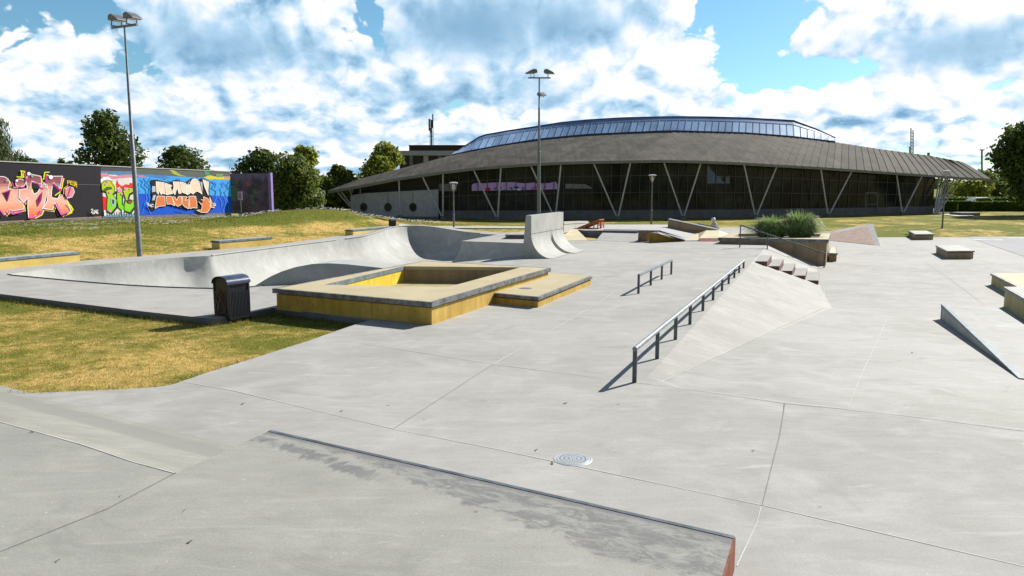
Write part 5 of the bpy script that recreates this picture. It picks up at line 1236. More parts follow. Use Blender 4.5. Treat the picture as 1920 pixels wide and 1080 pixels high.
for q_ in ([(730, 212), (755, 208)], [(870, 208), (915, 215)], [(1090, 186), (1110, 196)], [(900, 535), (950, 548)], [(940, 545), (975, 552)], [(1060, 560), (1120, 582), (1160, 590)], [(780, 225), (800, 235)]): m8.line(q_, 7, (20, 24, 60))
strokes(m8, [[(555, 460), (562, 490), (575, 470), (580, 500)], [(590, 480), (600, 510), (612, 480), (632, 490)], [(570, 500), (590, 495), (600, 512), (628, 508)], [(1280, 470), (1290, 500), (1305, 480), (1290, 470)], [(1285, 495), (1306, 498)]], 6, (225, 235, 250))
m8.done('lettering', 'blue sea panel with beige and orange block letters ending in an exclamation mark')
# --- purple end wall
pw = thing('purple_wall', 'dark purple and green painted end wall set at an angle to the long graffiti wall', 'wall', tuple(WP(432, 398)))
pa_ = WP(432.5, 398) - wn * .1; s2v = Vector((.8, .6, 0)); L2 = 2.6
r = ray(503, 360); pa2 = Vector((pa_.x, pa_.y, 0)); k_ = r.x / r.y; s_len = (k_ * pa2.y - pa2.x) / (s2v.x - k_ * s2v.y); pb2 = pa2 + s2v * s_len; n2_ = Vector((.6, -.8, 0))
zt2 = D(500, 325, pb2.y).z; g = MB(); g.prism([Vector((pa2.x, pa2.y, .5)), Vector((pb2.x, pb2.y, .5)), Vector((pb2.x, pb2.y, zt2)), Vector((pa2.x, pa2.y, zt2 - .03))], -n2_ * .25)
m, t, b = new_mat('dark_mural'); p = pos(t); s3 = t.node('ShaderNodeSeparateXYZ'); t.put(s3.inputs[0], p)
cc = t.mix(t.ss(t.noise(p, 1.6, 5, .65, .6), .4, .6), (0.035, 0.035, 0.05), (0.10, 0.065, 0.13)); cc = t.mix(t.ss(t.noise(t.vmath('ADD', p, (9, 3, 1)), 1.3, 4, .6, .5), .56, .62), cc, (0.06, 0.14, 0.10)); cc = t.mix(t.ss(t.noise(t.vmath('ADD', p, (2, 7, 5)), 1.8, 4, .6, .5), .62, .66), cc, (0.24, 0.10, 0.08))
dr_ = t.math('ADD', s3.outputs[2], t.math('MULTIPLY', t.noise(t.vmath('MULTIPLY', p, (6, 6, .5)), 1.0, 3, .6), 1.4)); cc = t.mix(t.ss(dr_, 3.3, 3.9), cc, (0.16, 0.12, 0.25))
t.put(b.inputs['Base Color'], cc); b.inputs['Roughness'].default_value = .8; g.build('wall_slab', m, pw)
g = MB(); e0 = pb2; g.prism([Vector((e0.x, e0.y, .5)) + n2_ * .02, Vector((e0.x, e0.y, .5)) + Vector((.22, -.0, 0)), Vector((e0.x, e0.y, zt2 + .05)) + Vector((.22, 0, 0)), Vector((e0.x, e0.y, zt2 + .05)) + n2_ * .02], Vector((0.05, .3, 0))); g.build('end_post', plain('violet_paint', (0.24, 0.17, 0.44), .8), pw, label='bright violet end post')
sg = thing('small_sign', 'small purple notice sign on a thin post in front of the dark end wall', 'sign', tuple(D(453, 398, 52)))
a = D(445.5, 359, 52); b = D(454.5, 375, 52); g = MB(); g.obox((a + b) / 2, (b.x - a.x, 0, 0), (0, .03, 0), (0, 0, a.z - b.z)); g.build('sign_plate', plain('lilac_plate', (0.45, 0.36, 0.55)), sg)
g = MB()
for (u0, v0, u1, v1) in ((.2, .2, .8, .3), (.2, .45, .5, .6), (.55, .4, .8, .55), (.25, .7, .75, .8)):
    g.box(a.x + (b.x - a.x) * u0, a.x + (b.x - a.x) * u1, 51.972, 51.98, a.z + (b.z - a.z) * v1, a.z + (b.z - a.z) * v0)
g.build('sign_mark', M['navy'], sg); g = MB(); g.tube([D(451, 375, 52), D(452.5, 399.5, 52)], .03, 8); g.build('post', M['galv'], sg)

# ------------------------------------------------------------------ sports hall
hall = thing('sports_hall', 'wide low glass fronted hall with grey curved roof, blue skylight and V shaped struts', 'building', (5, 66, -.42))
def fdep(px):
    k = (px - 960) / FPX; y = 64.3
    for _ in range(40): y = 0.5 * y + 0.5 * (64.3 + .0062 * (k * y + 3) ** 2)
    return y
eave_t = ((615, 358.5), (675, 348), (750, 333.5), (830, 322), (888, 315), (993, 307), (1053, 304), (1113, 302.6), (1240, 300.5), (1314, 302), (1395, 305.5), (1540, 314), (1681, 324), (1800, 332.5), (1858, 335.5))
up_t = ((615, 357.6), (667, 337.5), (767, 312), (847, 291), (933, 275), (1010, 263), (1100, 255), (1180, 251), (1240, 249), (1271, 248.5), (1399, 252), (1484, 259), (1566, 267), (1647, 279.5), (1741, 292), (1806, 304))
sh_t = ((615, 0), (640, 25), (700, 70), (800, 108), (970, 112), (1100, 98), (1240, 76), (1400, 40), (1540, 10), (1600, -2), (1681, -22), (1800, -44), (1858, -52))
GZ = -.42
NE = 84
es = [615 + i * (1858 - 615) / NE for i in range(NE + 1)]
def eavep(px): y = fdep(px) - .6; return D(px, interp(eave_t, px), y)
def upp(px):
    u_ = px + interp(sh_t, px); k = (px - 615) / (1858 - 615); dep = 13.5 * min(1, max(0, math.sin(math.pi * min(1, max(0, k * 1.02)))) * 1.5) ** .8
    return D(u_, interp(up_t, u_), fdep(px) + dep + .2)
EV = [eavep(p) for p in es]; UP = [upp(p) for p in es]
Vr = []; Fr = []; at = []
NS = 8
def roofpt(i, t):
    p = EV[i].lerp(UP[i], t); p.z += 0.14 * math.sin(math.pi * t) * min(1, (UP[i] - EV[i]).length / 13); return p
for i in range(NE):
    val = random.random(); lap = .05 if i > NE * .45 else .015; o0_ = len(Vr)
    for k in range(NS + 1): Vr.append(tuple(roofpt(i, k / NS) + Vector((0, -lap * .5, lap)))); Vr.append(tuple(roofpt(i + 1, k / NS) + Vector((.02, 0, 0))))
    for k in range(NS): o = o0_ + 2 * k; Fr.append((o, o + 1, o + 3, o + 2)); at.append(val * .8 + random.random() * .2)
    if i:
        for k in range(NS): o = o0_ + 2 * k; pr = o0_ - 2 * (NS + 1) + 2 * k + 1; Fr.append((pr, o, o + 2, pr + 2)); at.append(0.3)
fast_mesh('roof', np.array(Vr), np.array(Fr), M['roof'], hall, np.array(at))
rf = bpy.data.objects['roof']
# eave fascia, soffit, back roof
g = MB(); g.grid([[p + Vector((0, -.05, .03)) for p in EV], [p + Vector((0, -.05, -.20)) for p in EV]]); g.grid([[p + Vector((0, -.05, -.2)) for p in EV], [p + Vector((0, .1, -.2)) for p in EV]]); g.build('fascia', M['fascia'], hall)
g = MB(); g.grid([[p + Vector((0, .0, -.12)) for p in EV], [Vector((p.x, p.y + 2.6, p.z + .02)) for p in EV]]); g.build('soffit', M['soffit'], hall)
bkr = [Vector((p.x, p.y + 16, max(2.6, p.z - 4))) for p in UP]; g = MB(); g.grid([UP, bkr]); g.grid([bkr, [Vector((p.x, p.y, GZ)) for p in bkr]]); g.build('back_roof', M['fascia'], hall)
# front wall: glass line set back from the eave
GL = [Vector((p.x, p.y + 1.9, 0)) for p in EV]; GT = [p.z + .0 for p in EV]
i_w0, i_w1 = 2, 10       # solid pale wall on the left
def on_front(px, py=None, off=1.9):
    y = fdep(px) - .6 + off
    k = (px - 960) / FPX
    return (k * y, y)
# glazing panels
gp = MB(); fr_ = MB()
bays = np.linspace(826, 1745, 53)
for a, b in zip(bays, bays[1:]):
    xa, ya_ = on_front(a); xb, yb_ = on_front(b); za, zb_ = D(a, interp(eave_t, a), ya_).z, D(b, interp(eave_t, b), yb_).z
    tz_ = random.uniform(-.02, .02)
    z0p = GZ + .75
    for lv in range(3):
        t0_, t1_ = lv / 3, (lv + 1) / 3; j = [random.uniform(-.004, .004) for _ in range(4)]
        gp.quad((xa, ya_ + j[0], z0p + (za - z0p) * t0_), (xb, yb_ + j[1], z0p + (zb_ - z0p) * t0_), (xb, yb_ + j[2], z0p + (zb_ - z0p) * t1_), (xa, ya_ + j[3], z0p + (za - z0p) * t1_))
    for t_ in (0, .36, .70):
        fr_.bar((xa, ya_ - .05, z0p + (za - z0p) * t_), (xb, yb_ - .05, z0p + (zb_ - z0p) * t_), .035, .04)
    fr_.bar((xa, ya_ - .05, GZ + .7), (xa, ya_ - .05, za), .04, .06)
glo = gp.build('glazing', M['glass'], hall); fr_.build('mullions', M['frame'], glo)
g = MB()
for a, b in zip(bays, bays[1:]):
    xa, ya_ = on_front(a); xb, yb_ = on_front(b); g.quad((xa, ya_ - .12, GZ - .2), (xb, yb_ - .12, GZ - .2), (xb, yb_ - .12, GZ + .72), (xa, ya_ - .12, GZ + .72)); g.quad((xa, ya_ - .12, GZ + .72), (xb, yb_ - .12, GZ + .72), (xb, yb_ + .1, GZ + .72), (xa, ya_ + .1, GZ + .72))
g.build('plinth', M['plinth'], hall)
# right end return wall (glass)
xr, yr = on_front(1745); g = MB(); g.quad((xr, yr, GZ), (xr + 3, yr + 12, GZ), (xr + 3, yr + 12, 3.2), (xr, yr, D(1745, 328, yr).z)); g.build('glazing', M['glass'], hall)
# bright doorway opening bits
mlit = plain('pale_pane', (.42, .44, .42), .3)
for (a, b, y0, y1) in ((1584, 1593, 363, 375), (1693, 1696, 360, 378), (1712, 1715, 363, 368)):
    g = MB(); g.quad(D(a, y1, fdep(a) + 1.22), D(b, y1, fdep(b) + 1.22), D(b, y0, fdep(b) + 1.22), D(a, y0, fdep(a) + 1.22)); g.build('lit_pane', mlit, glo)
g = MB(); dya = fdep(1625) + 1.15
for (a, b, y0, y1) in ((1601, 1602.5, 362, 403), (1621, 1624, 362, 402), (1643, 1645.5, 360, 402), (1601, 1645, 360.5, 363), (1603, 1622, 382, 384), (1624, 1644, 382, 384)):
    g.prism([D(a, y1, dya), D(b, y1, dya), D(b, y0, dya), D(a, y0, dya)], (0, -.06, 0))
g.build('entrance_frame', plain('door_frame', (.12, .115, .12)), hall)
# reflection of a purple graffiti wall, put in as a painted strip
def fpt(px, py, off): y = fdep(px) - .6 + off; return D(px, py, y)
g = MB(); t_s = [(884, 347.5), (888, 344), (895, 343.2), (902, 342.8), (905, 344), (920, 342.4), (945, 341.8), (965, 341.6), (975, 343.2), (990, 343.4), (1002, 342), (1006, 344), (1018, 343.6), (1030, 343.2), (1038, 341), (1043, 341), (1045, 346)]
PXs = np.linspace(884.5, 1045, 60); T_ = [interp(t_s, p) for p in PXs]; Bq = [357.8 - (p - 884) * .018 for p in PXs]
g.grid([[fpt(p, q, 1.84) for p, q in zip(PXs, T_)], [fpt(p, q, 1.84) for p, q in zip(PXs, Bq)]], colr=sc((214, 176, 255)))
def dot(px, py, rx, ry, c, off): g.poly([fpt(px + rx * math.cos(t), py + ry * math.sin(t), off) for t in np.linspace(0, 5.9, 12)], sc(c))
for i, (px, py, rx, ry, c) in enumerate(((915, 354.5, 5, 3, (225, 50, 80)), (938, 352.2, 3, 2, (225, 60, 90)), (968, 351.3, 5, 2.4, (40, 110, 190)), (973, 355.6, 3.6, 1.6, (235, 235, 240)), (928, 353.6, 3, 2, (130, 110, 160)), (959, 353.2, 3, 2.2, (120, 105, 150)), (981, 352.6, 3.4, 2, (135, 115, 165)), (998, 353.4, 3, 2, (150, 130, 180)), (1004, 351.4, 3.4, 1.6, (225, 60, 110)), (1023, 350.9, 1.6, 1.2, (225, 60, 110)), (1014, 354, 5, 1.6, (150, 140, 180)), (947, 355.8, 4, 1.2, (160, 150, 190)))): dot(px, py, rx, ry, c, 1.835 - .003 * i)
g.build('painted_reflection', M['paint'], glo, label='purple painted strip imitating a graffiti wall mirrored in the dark glass')
g = MB()
for a in bays[3:14]:
    xa, ya_ = on_front(a); g.bar((xa, ya_ - .12, 1.9), (xa, ya_ - .12, 2.9), .05, .05)
g.build('mullions', M['frame'], glo)
g = MB(); g.quad(fpt(822.5, 358.5, 1.84), fpt(856, 358.5, 1.84), fpt(856, 345, 1.84), fpt(822.5, 345, 1.84)); g.build('pale_blind', plain('blind', (.20, .21, .24)), glo)
g = MB(); g.quad(fpt(1060, 353.5, 1.84), fpt(1112, 353.5, 1.84), fpt(1098, 345.5, 1.84), fpt(1060, 344.5, 1.84)); g.build('pale_blind', plain('blind', (.20, .21, .24)), glo)
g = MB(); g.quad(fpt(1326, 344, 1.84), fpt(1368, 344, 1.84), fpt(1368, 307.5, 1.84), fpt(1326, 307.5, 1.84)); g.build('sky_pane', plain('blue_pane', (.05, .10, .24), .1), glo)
# pale wall with portholes
g = MB(); wpx = np.linspace(657, 822, 14); wt = [(657, 366.5), (680, 362.5), (822, 355)]
def wpt(px, py, off=1.0): y = fdep(px) - .6 + off; return D(px, py, y)
lowr = [Vector((*wpt(p, 400).xy, GZ - .2)) for p in wpx]; topr = [wpt(p, interp(wt, p)) for p in wpx]
g.grid([lowr, topr]); g.quad(lowr[0], topr[0], topr[0] + Vector((-1, 6, 0)), lowr[0] + Vector((-1, 6, 0))); g.build('pale_wall', M['offwhite'], hall)
g = MB(); g.grid([topr, [p + Vector((0, 1.5, .25)) for p in topr]]); g.build('wall_ledge', M['plinth'], hall)
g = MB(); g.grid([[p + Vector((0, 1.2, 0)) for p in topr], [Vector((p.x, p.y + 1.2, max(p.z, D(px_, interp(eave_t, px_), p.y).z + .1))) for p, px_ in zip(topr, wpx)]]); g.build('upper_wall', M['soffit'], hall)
g = MB(); g.grid([[p + Vector((0, -.04, 0)) for p in lowr], [Vector((p.x, p.y - .04, D(px_, 406, p.y).z)) for p, px_ in zip(lowr, wpx)]]); g.build('plinth', M['plinth'], hall)
for cx in (682, 727.5, 774.5):
    c = wpt(cx, 388.5, .97); g = MB(); g.poly([c + Vector((.30 * math.cos(t), 0, .34 * math.sin(t))) for t in np.linspace(0, 6.0, 20)]); w_ = g.build('porthole', M['glass'], hall)
    g = MB(); n = 20; g.tube([c + Vector((.31 * math.cos(t), -.01, .35 * math.sin(t))) for t in np.linspace(0, 6.283, 21)], .03, 6, caps=False); g.build('rim', M['plinth'], w_)
    g = MB(); tt = wpt(cx, interp(wt, cx) + 1, .97); g.bar(c + Vector((0, .0, .34)), Vector((c.x, c.y, tt.z)), .10, .02); g.bar(c - Vector((0, .0, .34)), Vector((c.x, c.y, GZ + .3)), .12, .02); g.build('stain', M['grey_band'], w_)
# V struts
def strut(f, tps, r_=.07):
    y = fdep(f[0]) - .1; b = D(f[0], f[1], y); b.z = zg(b.x, b.y)
    for i, (tx, ty) in enumerate(tps):
        tq = D(tx, ty + 3, fdep(tx) - .3); g = MB(); g.tube([b, tq], r_, 8); g.build('strut', M['strut'], hall, smooth=True)
    g = MB(); g.lathe([(.0, .3), (.16, .28), (.26, .0), (.28, -.2)], b, 10); g.build('strut_foot', M['plinth'], hall)
for f, tps in (((750.5, 411), [(748, 334)]), ((830.5, 412), [(792, 328), (830.5, 322)]), ((933, 411), [(888, 316), (939, 312)]), ((1041, 411), [(995, 307), (1052, 304)]), ((1158, 410), [(1113, 303), (1182, 302)]), ((1281, 407), [(1245, 302), (1314, 303)]), ((1417, 403), [(1395, 306), (1456, 310)]), ((1553, 402), [(1539, 314.5), (1597, 318)]), ((1692, 401), [(1681, 324.5), (1728, 328.5)])): strut(f, tps)
cf_ = D(1752, 397, fdep(1752) - .5); cf_.z = zg(cf_.x, cf_.y)
for i, tx in enumerate((1761, 1767, 1773, 1781, 1790, 1803)):
    g = MB(); tq = D(tx, interp(eave_t, tx) + 2, fdep(tx) + 1.2 * (i % 2)); g.tube([cf_ + Vector((i * .06, 0, 0)), tq], .07, 8); g.build('strut', M['strut'], hall, smooth=True)
for (a, b, c, d) in ((656, 387, 633, 361), (657, 383, 640, 359.5), (660, 368, 655, 355), (675.5, 350, 675.5, 361)):
    g = MB(); y = fdep(660) - .2; g.tube([D(a, b, y + .6), D(c, d, y)], .06, 8); g.build('strut', M['strut'], hall, smooth=True)
tip = D(1858, 335.5, fdep(1858) - .6); g = MB(); g.prism([tip + Vector((-.5, 0, 0)), tip + Vector((.45, 0, -.05)), tip + Vector((.15, 0, -.75)), tip + Vector((-.05, 0, -.7))], (0, .3, 0)); g.build('spout', M['fascia'], hall)
# lantern skylight
lt = ((846, 289.5), (870, 275), (903, 254), (950, 245.5), (1010, 236.5), (1050, 230), (1100, 225), (1170, 220.8), (1240, 219.2), (1271, 218.8), (1330, 219.3), (1399, 221.3), (1487, 226), (1530, 242), (1566, 258.5))
lb_ = ((846, 290.5), (880, 283), (933, 273), (1010, 260.5), (1100, 252), (1240, 245.5), (1271, 245.2), (1399, 249), (1484, 255.5), (1566, 265.5))
shl = lambda u_: interp(((846, 14), (1000, 12), (1240, 6), (1400, 1), (1480, -2), (1566, 0)), u_)
def updepth(u_):   # depth of the roof's upper line at an image column
    best = min(UP, key=lambda p: abs(p.x / p.y - (u_ - 960) / FPX)); return best.y
us = np.linspace(846, 1566, 57); sm = np.convolve([updepth(u_) for u_ in np.linspace(846 - 50, 1566 + 50, 65)], np.ones(9) / 9, 'same')[4:61]
LBt = [D(u_, interp(lb_, u_), d_) for u_, d_ in zip(us, sm)]
LBb = [Vector((p.x, p.y - .02, p.z - .9)) for p in LBt]
LTp = []
for u_, d_ in zip(us, sm):
    uu_ = min(1566, max(846, u_ + shl(u_))); LTp.append(D(uu_, interp(lt, uu_), d_ + 2.2))
Vl = []; Fl = []; al = []
lan = MB()
MID = [a.lerp(b, .74) for a, b in zip(LBt, LTp)]
for i in range(56):
    o = len(Vl); Vl += [tuple(LBt[i]), tuple(LBt[i + 1]), tuple(MID[i + 1]), tuple(MID[i]), tuple(LTp[i + 1]), tuple(LTp[i])]
    Fl.append((o, o + 1, o + 2, o + 3)); al.append(random.uniform(.3, .75) if i < 48 else 0.95); Fl.append((o + 3, o + 2, o + 4, o + 5)); al.append(.12)
lo_ = fast_mesh('skylight', np.array(Vl), np.array(Fl), M['lantern'], hall, np.array(al))
g = MB()
for a, b in zip(LBt, MID): g.bar(a + Vector((0, -.04, .02)), b + Vector((0, -.02, .02)), .05, .03)
for a, b in zip(MID, MID[1:]): g.bar(a + Vector((0, -.03, .0)), b + Vector((0, -.02, 0)), .04, .03)
g.build('glazing_bar', plain('pale_bar', (.36, .42, .52)), lo_)
g = MB(); g.grid([[p + Vector((0, -.06, .05)) for p in LBt], [Vector((p.x, p.y - .06, p.z - .35)) for p in LBt]]); g.grid([LTp, [Vector((p.x, p.y + 4, p.z - 3)) for p in LTp]])
for a, b in zip(LTp, LTp[1:]): g.bar(a, b, .14, .12)
g.build('skylight_trim', M['navy'], lo_)
# roof vents seen on the skyline
g = MB(); v0 = D(1741, 293, 96); g.tube([v0 - Vector((0, 0, .6)), D(1741, 286, 96)], .16, 8); g.build('roof_vent', M['lampgrey'], hall)

# ------------------------------------------------------------------ building and masts behind
ob = thing('office_block', 'dark flat roofed block with pale grey band behind the left of the hall', 'building', (D(800, 340, 130).x, 130, 0))
def bxp(mb, x0, x1, y0, y1, d, dep): a = D(x0, y1, d); b = D(x1, y0, d); mb.box(a.x, b.x, d, d + dep, a.z, b.z)
g = MB(); bxp(g, 750, 900, 291, 345, 130, 14); g.build('wall', M['brick_dark'], ob)
g = MB(); bxp(g, 744, 905, 282.5, 291.5, 129.4, 15); g.build('grey_band', M['grey_band'], ob)
g = MB(); bxp(g, 767, 905, 273, 282.6, 130, 12); g.build('roof_storey', M['brick_dark'], ob)
g = MB(); bxp(g, 766, 906, 271.8, 273.4, 129.6, 12.8); g.build('roof_edge', M['navy'], ob)
for x in (768.5, 822): g = MB(); bxp(g, x, x + 5.5, 291, 345, 129.7, .3); g.build('pilaster', M['plinth'], ob)
g = MB(); bxp(g, 794, 803, 292, 304, 129.8, .3); g.build('window', M['grey_band'], ob)
ms = thing('radio_mast', 'cluster of antennas on the roof of the dark block behind the hall', 'antenna mast', tuple(D(809, 272, 134)))
for (x, y0, y1, r_) in ((809, 225, 272, .14), (805, 223, 245, .16), (811.5, 214, 240, .12), (806.5, 240, 272, .06), (812, 228, 272, .06), (808, 224, 250, .1)):
    g = MB(); g.tube([D(x, y1, 134), D(x, y0, 134)], r_, 6); g.build('antenna', M['navy'] if r_ > .1 else M['galv'], ms)
g = MB()
for y in (226, 236, 246, 256): g.bar(D(804, y, 134), D(813, y, 134), .06, .06)
g.build('crossbar', M['galv'], ms)
m2 = thing('lattice_mast', 'tall thin far antenna mast above the right end of the hall roof', 'antenna mast', tuple(D(1709, 300, 230)))
for (x, y0, y1) in ((1708, 240, 300), (1712, 244, 300), (1705.5, 275, 300)):
    g = MB(); g.tube([D(x, y1, 230), D(x, y0, 230)], .16, 6); g.build('antenna', M['lampgrey'], m2)
g = MB()
for y in range(248, 296, 6): g.bar(D(1708, y, 230), D(1712, y + 3, 230), .1, .1)
g.build('bracing', M['lampgrey'], m2)

# ------------------------------------------------------------------ trees
def crown_pts(lobes, n, shell=.45):
    vol = np.array([l[3] * l[4] * l[5] for l in lobes]) ** .67; k = RNG.choice(len(lobes), n, p=vol / vol.sum()); L = np.array(lobes)[k]
    d = RNG.normal(size=(n, 3)); d /= np.linalg.norm(d, axis=1)[:, None]; r = (shell + (1.06 - shell) * RNG.random(n) ** .6)[:, None]
    return L[:, :3] + d * r * L[:, 3:6], d
def leaves(P3, dirs, size, parent, mat, name='crown', droop=0.0, pinch=0.0):
    n = len(P3); nrm = dirs + RNG.normal(size=(n, 3)) * .8 + np.array([0, 0, .35]); nrm /= np.linalg.norm(nrm, axis=1)[:, None]
    t1 = np.cross(nrm, RNG.normal(size=(n, 3))); t1 /= np.linalg.norm(t1, axis=1)[:, None]; t2 = np.cross(nrm, t1)
    if droop: t1 = t1 * .5 + np.array([0, 0, -droop]); t1 /= np.linalg.norm(t1, axis=1)[:, None]
    s = size * RNG.uniform(.5, 1.25, n)[:, None]; a = t1 * s; b = t2 * s * (.55 if not droop else .22)
    V = np.empty((4 * n, 3)); V[0::4] = P3 - a; V[1::4] = P3 - b * .9 + a * .15; V[2::4] = P3 + a; V[3::4] = P3 + b * 1.1 + a * .1
    at = np.clip(.5 + .22 * RNG.normal(size=n) + .22 * (vnoise(P3[:, 0] + P3[:, 1], P3[:, 2] * 1.3, size * 5, 4) - .5) * 2, 0, 1)
    return fast_mesh(name, V, np.arange(4 * n).reshape(n, 4), mat, parent, at)
def tree(name, label, base, top, width, n, mat='leaf_mid', size=.25, low=.25, nl=22, group=None, shape='round', seedv=0, droop=0, trunk_r=.2):
    """base: Vector on the ground, top: z of the top, width: crown width in m"""
    rnd = random.Random(seedv); r_ = thing(name, label, 'tree', tuple(base), group); H = top - base.z; b = Vector(base); z0 = b.z + H * low; lobes = []
    hw = width / 2; ch = top - z0
    for i in range(nl):
        t = (i + rnd.random()) / nl; z = z0 + ch * (.06 + .84 * t)
        if shape == 'round': env = math.sqrt(max(0.05, 1 - ((t - .42) / .62) ** 2))
        elif shape == 'cone': env = (1 - t) ** .65 * .95 + .12
        else: env = 1 - .45 * t
        a = rnd.uniform(0, 6.283); rr = hw * env * rnd.uniform(.05, .72); lr = hw * rnd.uniform(.26, .50) * (env * .5 + .5)
        lobes.append((b.x + math.cos(a) * rr, b.y + math.sin(a) * rr, z, lr, lr, min(lr * rnd.uniform(.65, .95), max(.25, (top - z)))))
    P3, dd = crown_pts(lobes, n); P4, d4 = crown_pts([(l[0], l[1], l[2], l[3] * 1.22, l[4] * 1.22, l[5] * 1.2) for l in lobes], n // 9, .85)   # loose outer sprays
    leaves(np.concatenate([P3, P4]), np.concatenate([dd, d4]), size, r_, M[mat], droop=droop)
    g = MB(); lean = rnd.uniform(-.3, .3)
    g.tube([b - Vector((0, 0, .3)), b + Vector((lean * .2, 0, H * .3)), b + Vector((lean, 0, H * .6)), b + Vector((lean * 1.2, 0, H * .85))], [trunk_r, trunk_r * .75, trunk_r * .45, trunk_r * .12], 8)
    for l in lobes[::2]:
        s0 = b + Vector((lean * .6, 0, H * rnd.uniform(.22, .5))); e_ = Vector(l[:3]); g.tube([s0, s0.lerp(e_, .5) + Vector((0, 0, .1)), e_], [trunk_r * .35, trunk_r * .2, trunk_r * .06], 6)
    g.build('trunk', M['bark'], r_, smooth=True)
    return r_
def tb(px, y, z=None): x = (px - 960) / FPX * y; return Vector((x, y, zg(x, y) if z is None else z))
def tz_(py, y): return D(960, py, y).z
GB = 'trees behind the graffiti wall'
tree('maple_tree', 'loose dark maple rising above the graffiti wall behind the tall floodlight', tb(205, 62), tz_(196, 62), 5.6, 5200, 'leaf_dark', .20, .28, 20, GB, 'round', 11, trunk_r=.2)
tree('bushy_tree', 'low dark bushy tree above the blue part of the graffiti wall', tb(338, 72), tz_(274, 72), 7.0, 5200, 'leaf_dark', .22, .2, 20, GB, 'round', 3)
tree('willow_tree', 'drooping willow at the left edge above the black wall', tb(2, 56), tz_(196, 56), 5.0, 8000, 'leaf_willow', .24, .15, 20, GB, 'round', 5, droop=1.0)
tree('weeping_branch_tree', 'hanging branch tips entering at the upper left edge', Vector((-17.4, 22.5, 0)), tz_(75, 22), 2.6, 1800, 'leaf_dark', .10, .62, 10, GB, 'round', 6, droop=1.0, trunk_r=.1)
tree('bushy_tree', 'big dark bushy tree directly right of the purple end wall', tb(497, 66), tz_(281, 66), 6.8, 8500, 'leaf_dark', .20, .02, 26, GB, 'dome', 21)
tree('bushy_tree', 'broad green bush in front of the trees left of the hall', tb(560, 62), tz_(286, 62), 5.8, 8500, 'leaf_mid', .19, .02, 26, GB, 'dome', 22)
tree('lime_tree', 'bright topped tree above the broad bush right of the purple wall', tb(572, 84), tz_(274, 84), 4.6, 4200, 'leaf_yellow', .24, .25, 16, GB, 'round', 23)
tree('round_tree', 'smaller dark round tree between the broad bush and the lime tree', tb(640, 86), tz_(303, 86), 4.2, 4000, 'leaf_mid', .24, .1, 16, GB, 'round', 24)
tree('lime_tree', 'rounded green lime tree beside the tip of the hall roof', tb(719, 88), tz_(265, 88), 6.3, 7500, 'leaf_yellow', .24, .12, 24, GB, 'round', 25)
for i, (px, w_, py, lab) in enumerate(((625, 6, 330, 'dark hedge tree filling the gap under the roof tip'), (590, 6, 350, 'dark low thicket at the right foot of the broad bush'), (660, 6, 345, 'dark low thicket just behind the roof tip'))):
    tree('thicket', lab, tb(px, 96), tz_(py, 96), w_, 2600, 'leaf_dark', .3, .0, 14, GB, 'dome', 30 + i)
for i, (px, py, w_) in enumerate(((55, 288, 1.6), (75, 295, 1.2), (128, 297, 1.3), (140, 300, 1.0))):
    tree('sapling', ('taller feathery sapling tip over the black wall near the willow', 'small feathery sapling tip over the black wall', 'sapling tip over the black wall left of the maple', 'tiny sapling tip touching the left of the maple')[i], tb(px, 50), tz_(py, 50), w_, 260, 'leaf_dark', .14, .6, 7, GB, 'round', 40 + i, trunk_r=.04)
# right side
tree('big_tree', 'very large dark tree cut by the right edge beyond the lawn', tb(1925, 74), tz_(226, 74), 8.6, 13000, 'leaf_dark', .25, .20, 34, None, 'round', 51, trunk_r=.4)
tree('park_tree', 'small bright green tree behind the hedges right of the hall', tb(1822, 118), tz_(334, 118), 6.4, 3000, 'leaf_yellow', .3, .25, 14, 'trees beyond the hedges', 'round', 52)
tree('park_tree', 'dark green tree in the gap below the right tip of the roof', tb(1868, 124), tz_(338, 124), 6.0, 2600, 'leaf_mid', .3, .25, 14, 'trees beyond the hedges', 'round', 53)
tree('park_tree', 'pale green tree seen between the roof struts at right', tb(1785, 130), tz_(342, 130), 6.0, 2600, 'leaf_yellow', .3, .2, 14, 'trees beyond the hedges', 'round', 54)
tree('park_tree', 'small tree under the big dark tree near the parked cars', tb(1900, 112), tz_(352, 112), 4.0, 1800, 'leaf_mid', .25, .3, 12, 'trees beyond the hedges', 'round', 58)
far = thing('far_tree_line', 'distant dark wooded ridge behind the right end of the hall', 'woods', (150, 260, 0)); del far['label'], far['category']; bpy.data.objects.remove(far)
lob = [(D(px, 340, 270).x, 270 + random.uniform(-10, 10), tz_(py, 270) - 3.5, 7, 6, 3.6) for px, py in ((1760, 330), (1790, 322), (1808, 316), (1822, 318), (1838, 324), (1855, 322), (1875, 326), (1900, 322), (1930, 322), (1780, 335), (1830, 335), (1870, 335), (1910, 335), (1950, 330))]
lob += [(D(px, 340, 240).x, 240, tz_(345, 240), 8, 6, 3) for px in range(560, 700, 26)] + [(D(px, 340, 240).x, 240, tz_(342, 240) - 1, 9, 6, 4) for px in range(-60, 560, 30)]
lob += [(-90 + i * 9, -62 - random.uniform(0, 8), random.uniform(2, 5), 7, 5, random.uniform(5, 7)) for i in range(22)]  # unseen tree row behind the camera, added to darken the glass reflections
P3, dd = crown_pts(lob, 16000); fw = leaves(P3, dd, .9, None, M['leaf_mid'], 'far_and_added_woods'); tag(fw, 'distant wooded ridge behind the buildings, plus an added unseen row behind the camera', 'woods', kind='stuff')
